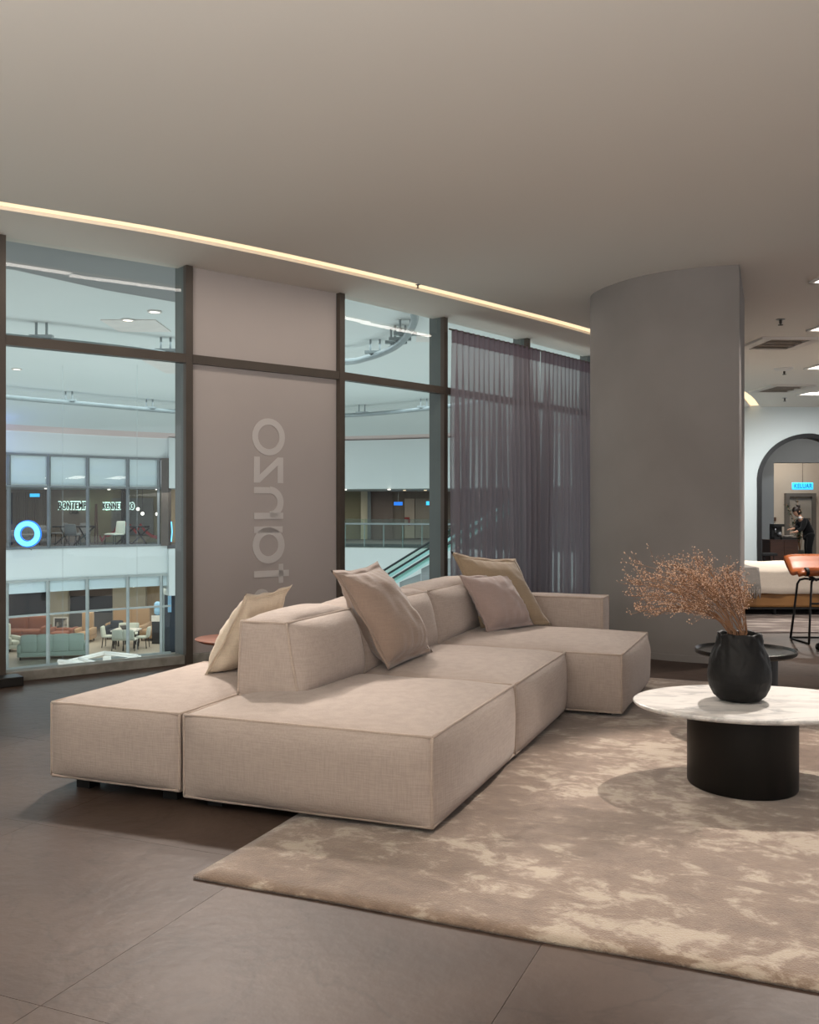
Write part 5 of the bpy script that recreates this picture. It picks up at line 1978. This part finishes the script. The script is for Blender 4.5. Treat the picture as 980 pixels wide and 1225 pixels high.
for i in range(len(rpt) - 1):
    for k_ in range(4):
        rsm.append(rpt[i].lerp(rpt[i + 1], k_ / 4))
rsm.append(rpt[-1])
for i in range(len(rsm) - 1):
    a_, b_ = rsm[i], rsm[i + 1]
    d_ = Vector((0, 0, .07))
    vs = [a_ - d_, b_ - d_, b_ + d_, a_ + d_] + [v + Vector((0, .08, 0)) for v in (a_ - d_, b_ - d_, b_ + d_, a_ + d_)]
    rib.add(vs, [(0, 1, 2, 3), (7, 6, 5, 4), (0, 4, 5, 1), (1, 5, 6, 2), (2, 6, 7, 3), (3, 7, 4, 0)])
rbt = rib.build('ribbon_sculpture', M['red'], None, merge=True)
tag(rbt, 'red wavy ribbon sculpture across the back of the upper shop', 'sculpture')
for (px, h0) in ((147, 2.24), (151, 2.24)):
    p = at(px, 0, UB - .5)
    o = MB().box(p.x - .06, p.x + .06, p.y - .06, p.y + .06, -.04, h0).build('post', M['letter_dark'])
    tag(o, 'dark slim post at the back of the upper shop, %s of a pair' % ('left' if px == 147 else 'right'), 'post', 'dark posts in the upper shop')
for (px, lab) in ((113.5, 'thin tall stick left of the red ribbon'), (117, 'thin leaning stick beside the red ribbon')):
    a_, b_ = at(px, 654, 39.8), at(px - 1.5 if px > 115 else px + 1, 603, 39.8)
    a_.z = -.04
    o = MB().tube([a_, b_], .03, 6).build('stick', M['wood_dark'])
    tag(o, lab + ', upper shop', 'stick')
for (px, py, lab) in ((165, 609, 'nearest round pendant bulb, left of three in the upper shop'), (170.5, 614.5, 'lowest pendant bulb, middle of three in the upper shop'), (188, 615, 'pendant bulb at the right of the upper shop')):
    p = at(px, py, 38.9)
    t = thing('pendant_lamp', lab, 'lamp', tuple(p), group='pendant bulbs in the upper shop')
    MB().sphere((0, 0, 0), .07, 10, 8).build('bulb', M['lampface'], t, smooth=True)
    MB().tube([(0, 0, .06), (0, 0, 2.24 - p.z)], .008, 5).build('cord', M['black'], t)
for (px, lab) in ((43, 'left'), (121, 'middle'), (180, 'right')):
    p = at(px, 584, 36.5 if px < 60 else 38.2)
    t = thing('downlight', 'small %s spotlight under the ceiling of the upper shop' % lab, 'ceiling light', (p.x, p.y + 1.0, 2.24))
    MB().lathe([(.06, -.06), (.06, 0)], 12).build('lamp', M['lampface'], t)
    MB().lathe([(.06, -.03), (.08, -.03), (.08, 0), (.06, 0)], 12, cap=False).build('trim_ring', M['lampwhite'], t)

# ---- lower shop interior
LZ = -4.3
LB = 46.0
wl = struct_empty('wall_shop_lower')
xs_ = [(-560, 62, 'shop_navy'), (62, 84, 'cream'), (84, 137, 'shop_navy'), (137, 176, 'cream'), (176, 236, 'beige_wood')]
for (a_, b_, m_) in xs_:
    MB().box(at(a_, 0, LB).x, at(b_, 0, LB).x, LB - (.3 if m_ == 'cream' else 0), LB + .2, LZ, -1.62).build('wall_panel', M[m_], wl)
MB().box(at(84, 0, LB).x, at(137, 0, LB).x, LB - .12, LB, -2.75, -1.62).build('wall_panel', M['shop_brown'], wl)
MB().box(at(-20, 0, LB).x, at(50, 0, LB).x, LB - .12, LB, -2.6, -1.62).build('wall_panel', M['shop_brown'], wl)
MB().box(at(84, 0, LB).x, at(137, 0, LB).x, LB - .12, LB, LZ, -3.55).build('wall_panel', M['grey_cloth'], wl)


def lpos(px, py):
    return on(px, py, LZ)


sofa_at('pale mint sofa seen from behind at the lower shop window', 25, 103, 36.9, LZ, M['mint'], .92, .95, n=4, face=-1, rz=.28)
sofa_at('rust brown leather sofa at the back left of the lower shop', 5, 57, 42.2, LZ, M['rust'], .95, 1.0, n=2)
sofa_at('rust brown daybed beside the framed portrait in the lower shop', 60, 90, 41.2, LZ, M['rust'], .55, .9, n=1, hs=.45)
sofa_at('tall tan armchair with headrest in the lower shop', 93, 112, 41.4, LZ, M['tan'], 1.22, .85, n=1, cat='armchair', name='armchair')
sofa_at('pale green armchair at the far left of the lower shop', 3, 20, 38.7, LZ, M['pale'], 1.05, .9, n=1, cat='armchair', name='armchair', rz=.9)
sofa_at('long tan high backed sofa at the back right of the lower shop', 130, 180, 43.4, LZ, M['tan'], 1.2, 1.0, n=2)
sofa_at('tan ottoman seat at the right end of the tan sofa, lower shop', 170, 196, 42.0, LZ, M['tan'], .52, 1.0, n=1, cat='ottoman', name='ottoman', hs=.48)
sofa_at('dark seat in front of the long tan sofa, lower shop', 128, 148, 42.3, LZ, M['shop_navy'], .75, .7, n=1, cat='armchair', name='armchair')
table_at('white dining table in the lower shop', 136, 166, 39.6, LZ, .75, M['plate'], M['black'], .9)
for (px, Y, rz, lab) in ((131, 39.7, pi / 2, 'pale chair at the left end of the white dining table'), (143, 38.8, pi, 'front left chair of the white dining table'), (156, 38.8, pi, 'front right chair of the white dining table'),
                         (146, 40.6, 0, 'chair behind the white dining table, left'), (158, 40.6, 0, 'chair behind the white dining table, right'), (170, 39.5, -pi / 2, 'pale chair at the right end of the white dining table')):
    chair_at(lab, px, Y, LZ, M['pale'], M['black'], rz)
t = thing('fruit_bowl', 'dark bowl on the white dining table', 'bowl', (at(149, 0, 39.6).x, 39.6, LZ + .75))
MB().lathe([(0, 0), (.1, 0), (.2, .16), (.18, .16), (.09, .03), (0, .03)], 18, cap=False).build('body', M['pot'], t, smooth=True)
for (x0, x1, y0, y1, Y, m_, lab) in ((64, 82, 738, 757, 44.2, 'art', 'framed grey portrait print leaning in the lower shop'), (138, 157, 728, 746, 45.4, 'art_tan', 'framed print with tan figure on the lower shop wall')):
    a_, b_ = at(x0, y1, Y), at(x1, y0, Y)
    w_, h_ = (b_.x - a_.x) / 2, (b_.z - a_.z)
    t = thing('picture', lab, 'picture', ((a_.x + b_.x) / 2, Y, a_.z if m_ == 'art_tan' else LZ + .0))
    zb = 0 if m_ == 'art_tan' else a_.z - LZ
    MB().box(-w_, w_, -.03, .0, zb, zb + .06).box(-w_, w_, -.03, 0, zb + h_ - .06, zb + h_).box(-w_, -w_ + .06, -.03, 0, zb + .06, zb + h_ - .06).box(w_ - .06, w_, -.03, 0, zb + .06, zb + h_ - .06).build('frame', M['plate'], t)
    MB().box(-w_ + .06, w_ - .06, -.015, 0, zb + .06, zb + h_ - .06).build('print', M[m_], t)
    if m_ == 'art':
        MB().box(-w_ * .8, w_ * .8, .0, .3, 0, zb).build('stand', M['letter_dark'], t)
wd = thing('water_dispenser', 'water dispenser with a blue bottle at the right of the lower shop', 'dispenser', (at(188.5, 0, 40.8).x, 40.8, LZ))
MB().box(-.2, .2, -.18, .18, 0, .95).build('cabinet', M['letter_dark'], wd, bevel=.02)
MB().box(-.21, .21, -.19, -.1, .95, 1.2).build('panel', M['plate'], wd)
MB().box(-.18, .18, -.1, .18, .95, 1.2).build('housing', M['ring_edge'] if False else M['shop_navy'], wd)
MB().lathe([(.05, 1.2), (.14, 1.28), (.14, 1.44), (.125, 1.48), (.14, 1.52), (.14, 1.68), (.09, 1.76), (0, 1.78)], 18, cap=False).build('bottle', M['bottle'], wd, smooth=True)
dp = fpt(207.5, .4)
pil_ = thing('display_pillar', 'dark glossy pillar with a blue glow at the right of the lower shop', 'pillar', (dp.x, dp.y, LZ))
MB().box(-.2, .2, -.12, .12, 0, 2.7).build('body', M['shop_navy'], pil_)
MB().box(-.07, .07, -.135, -.12, 1.6, 2.25).build('screen', M['bottle'], pil_)
for (px, lab) in ((201, 'pale slim door post left of the dark pillar'), (213, 'pale slim door post right of the dark pillar')):
    p = fpt(px, .5)
    o = MB().box(p.x - .05, p.x + .05, p.y - .05, p.y + .05, LZ, -1.6).build('door_post', M['frame_light'])
    tag(o, lab + ', lower shop', 'post')
ORD = ('first', 'second', 'third', 'fourth', 'fifth', 'sixth', 'seventh', 'eighth', 'ninth', 'tenth')
for i_, px in enumerate((29, 70, 83, 92, 100, 112, 120, 128, 145.5, 160)):
    Y = 40.0
    big_ = px in (83, 145.5, 160)
    t = thing('spotlight', '%s white track spotlight from the left under the lower shop ceiling' % ORD[i_], 'ceiling light', (at(px, 0, Y).x, Y, -1.6), group='track spotlights in the lower shop')
    MB().lathe([(.05, -.18), (.06, -.05), (.02, -.04), (.02, 0)], 12).build('housing', M['lampwhite'], t)
    MB().sphere((0, -.03, -.17), .085 if big_ else .05, 8, 6).build('lamp', M['lampface'], t, smooth=True)

# ---- white pipe frame hanging in the atrium, below the left window
wp = thing('pipe_frame', 'white pipe frame with square end plates hanging in the atrium, bottom of the left window', 'frame', (0, 0, 0))
Yp = 24.0
A_, B_, C_, D_ = at(75, 793, Yp), at(125, 781, Yp + 1), at(164, 785, Yp), at(128, 797, Yp - 1)
for (a_, b_) in ((A_, B_), (B_, C_), (A_, D_), (D_, C_), (at(95, 788, Yp), D_), (at(70, 791, Yp), at(132, 796, Yp - .5))):
    MB().tube([a_, b_], .05, 8).build('pipe', M['plate'], wp, smooth=True)
for c_ in (A_ + Vector((0, 0, -.05)), C_ + Vector((0, 0, -.05)), at(128, 788, Yp)):
    MB().box(c_.x - .08, c_.x + .08, c_.y - .08, c_.y + .08, c_.z - .12, c_.z + .06).build('end_plate', M['plate'], wp)
for c_ in (A_, C_):
    MB().tube([c_, Vector((c_.x, c_.y, AC))], .004, 4).build('cable', M['rail_steel'], wp)

# ---- gallery seen through the right window
GB = 46.0
wg = struct_empty('wall_gallery')
for (a_, b_, m_, dy) in ((200, 300, 'shop_greige', 0), (300, 380, 'beige_wood', .2), (380, 432, 'shop_olive', 0), (432, 440, 'cream', -.2), (440, 444, 'frame_grey', -.3), (444, 470, 'shop_brown', 0), (470, 560, 'beige_wood', .2), (560, 800, 'shop_greige', 0)):
    MB().box(at(a_, 0, GB).x, at(b_, 0, GB).x, GB + dy, GB + .5, -.04, 2.24).build('wall_panel', M[m_] if m_ != 'beige_wood' else M['shop_greige'], wg)
for (px0, px1, lab) in ((484, 496, 'left'), (497, 520, 'right')):
    MB().box(at(px0, 0, GB).x, at(px1, 0, GB).x, GB + .12, GB + .2, 0, 1.9).build('door_leaf', M['room_beige'] if lab == 'left' else M['door'], wg)
rl = thing('glass_balustrade', 'curved glass balustrade with steel rail along the far gallery', 'balustrade', (0, 0, 0))
gp = [230, 257, 284, 311, 338, 365, 392, 414, 437, 460, 483, 506, 530, 560, 600, 640, 680, 720]
for a_, b_ in zip(gp[:-1], gp[1:]):
    band(a_ + .4, b_ - .4, -.16, 1.0, -.18, -.15, 60).build('pane', M['green_glass'], rl)
rt_ = MB()
rt_.tube([(fpt(px, -.16).x, fpt(px, -.16).y, .80) for px in range(230, 722, 10)], .04, 8).build('handrail', M['rail_steel'], rl, smooth=True)
for px in gp:
    p = fpt(px, -.1)
    MB().box(p.x - .02, p.x + .02, p.y - .02, p.y + .02, -.18, .8).build('post', M['rail_steel'], rl)
for (px, py, Y, lab, lm) in ((515.5, 602, 41.5, 'bright blue exit sign under the gallery ceiling', 'sign_blue'), (476.5, 602.5, 44, 'dim blue exit sign at the back of the gallery', 'ring_edge')):
    p = at(px, py, Y)
    t = thing('exit_sign', lab, 'sign', tuple(p))
    MB().box(-.2, .2, -.02, .03, -.08, .08).build('sign_box', M[lm], t)
    MB().tube([(0, 0, .08), (0, 0, 2.24 - p.z)], .01, 6).build('hanger', M['frame_grey'], t)
fe = thing('fire_hose_sign', 'small dark red sign by the gallery door', 'sign', tuple(at(487, 620, GB + .05)))
MB().box(-.12, .12, -.03, .07, -.05, .05).box(.06, .14, -.03, .07, -.35, -.05).build('plate', M['red'], fe)
for (px, py, m_, lab) in ((484, 592, 'led', 'warm downlight at the middle of the gallery ceiling'), (509, 594, 'led', 'warm downlight at the right of the gallery ceiling'), (413, 590.5, 'lampface', 'cool spotlight at the left edge of the gallery ceiling'),
                          (465.5, 587, 'lampface', 'cool spotlight at the middle edge of the gallery ceiling'), (518.5, 586.5, 'lampface', 'cool spotlight at the right edge of the gallery ceiling')):
    p = at(px, py, 41.0)
    yy = 41.5 if m_ == 'led' else fY(px) - .3
    zz = 2.24 if m_ == 'led' else 2.22
    xx = (px - 490) * yy / F
    t = thing('downlight', lab, 'ceiling light', (xx, yy, zz))
    MB().lathe([(.06, -.05), (.07, 0)], 12).build('lamp', M[m_], t)
    MB().lathe([(.07, -.02), (.09, -.02), (.09, 0), (.07, 0)], 12, cap=False).build('trim_ring', M['lampwhite'], t)
# escalator rising to the right in front of the gallery
es_ = thing('escalator', 'escalator with glass sides and black handrails rising right behind the sofa', 'escalator', (0, 0, 0))
Ye = 30.0
slope_pts = lambda dx, dy: [at(440 + dx, 697 + dy, Ye), at(620 + dx, 570 + dy, Ye)]


def escal_line(px0, py0, px1, py1, Y):
    return [at(px0, py0, Y), at(px1, py1, Y)]


def slanted(mb, px0, px1, ya0, yb0, ya1, yb1, Y, d):
    """slanted panel between two lines: (px0: rows ya0..yb0) to (px1: rows ya1..yb1)"""
    vs = [at(px0, ya0, Y), at(px1, ya1, Y), at(px1, yb1, Y), at(px0, yb0, Y)]
    vs += [v + Vector((0, d, 0)) for v in vs]
    return mb.add(vs, [(0, 1, 2, 3), (7, 6, 5, 4), (0, 4, 5, 1), (1, 5, 6, 2), (2, 6, 7, 3), (3, 7, 4, 0)])


# rows on the right jamb (px 523) and slope 38 px down per 60 px left
def ln(y523, px):
    return y523 + (523 - px) * .617


P0, P1 = 380, 640
for (yc, Y, nm) in ((643.0, Ye + 1.1, 'handrail'), (650.5, Ye + 1.1, 'handrail'), (659, Ye, 'handrail')):
    MB().tube([at(P0, ln(yc, P0), Y), at(P1, ln(yc, P1), Y)], .035, 8).build(nm, M['rubber'], es_, smooth=True)
slanted(MB(), P0, P1, ln(643, P0), ln(652, P0), ln(643, P1), ln(652, P1), Ye + 1.1, .02).build('glass_side', M['green_glass'], es_)
slanted(MB(), P0, P1, ln(659, P0), ln(664, P0), ln(659, P1), ln(664, P1), Ye, .02).build('glass_side', M['green_glass'], es_)
slanted(MB(), P0, P1, ln(652, P0), ln(656, P0), ln(652, P1), ln(656, P1), Ye + 1.0, .05).build('skirt', M['escal'], es_)
slanted(MB(), P0, P1, ln(661, P0), ln(668, P0), ln(661, P1), ln(668, P1), Ye + .03, 1.0).build('truss', M['escal'], es_)
# stone clad wall under the escalator, in separate slabs
ws = struct_empty('wall_escalator_stone')
for i in range(10):
    for j in range(6):
        a_, b_ = 400 + 26 * i, 400 + 26 * (i + 1)
        y0, y1 = 668 + 18 * j, 668 + 18 * (j + 1)
        lim = ln(669, (a_ + b_) / 2)
        if y1 < lim:
            continue
        q = [(a_ + .2, max(y0 + .2, ln(669, a_))), (b_ - .2, max(y0 + .2, ln(669, b_))), (b_ - .2, y1 - .2), (a_ + .2, y1 - .2)]
        if q[0][1] >= q[3][1]:
            q[0] = (a_ + (q[0][1] - q[3][1]) / .617 + .3, q[3][1] - .3)
        if q[1][1] >= q[2][1]:
            continue
        vs = [at(x, y, Ye + .2) for (x, y) in q]
        vs += [v + Vector((0, .1, 0)) for v in vs]
        MB().add(vs, [(0, 1, 2, 3), (7, 6, 5, 4), (0, 4, 5, 1), (1, 5, 6, 2), (2, 6, 7, 3), (3, 7, 4, 0)]).build('slab', M['atr_stone'], ws)

# give every thing that was laid out in world coordinates an origin at its own base
for o in [x for x in COL.objects if x.parent is None and x.get('category') and tuple(x.location) == (0.0, 0.0, 0.0)]:
    kids = [x for x in COL.objects if x.parent == o]
    if all(tuple(k_.location) == (0, 0, 0) for k_ in kids):
        rebase(o)
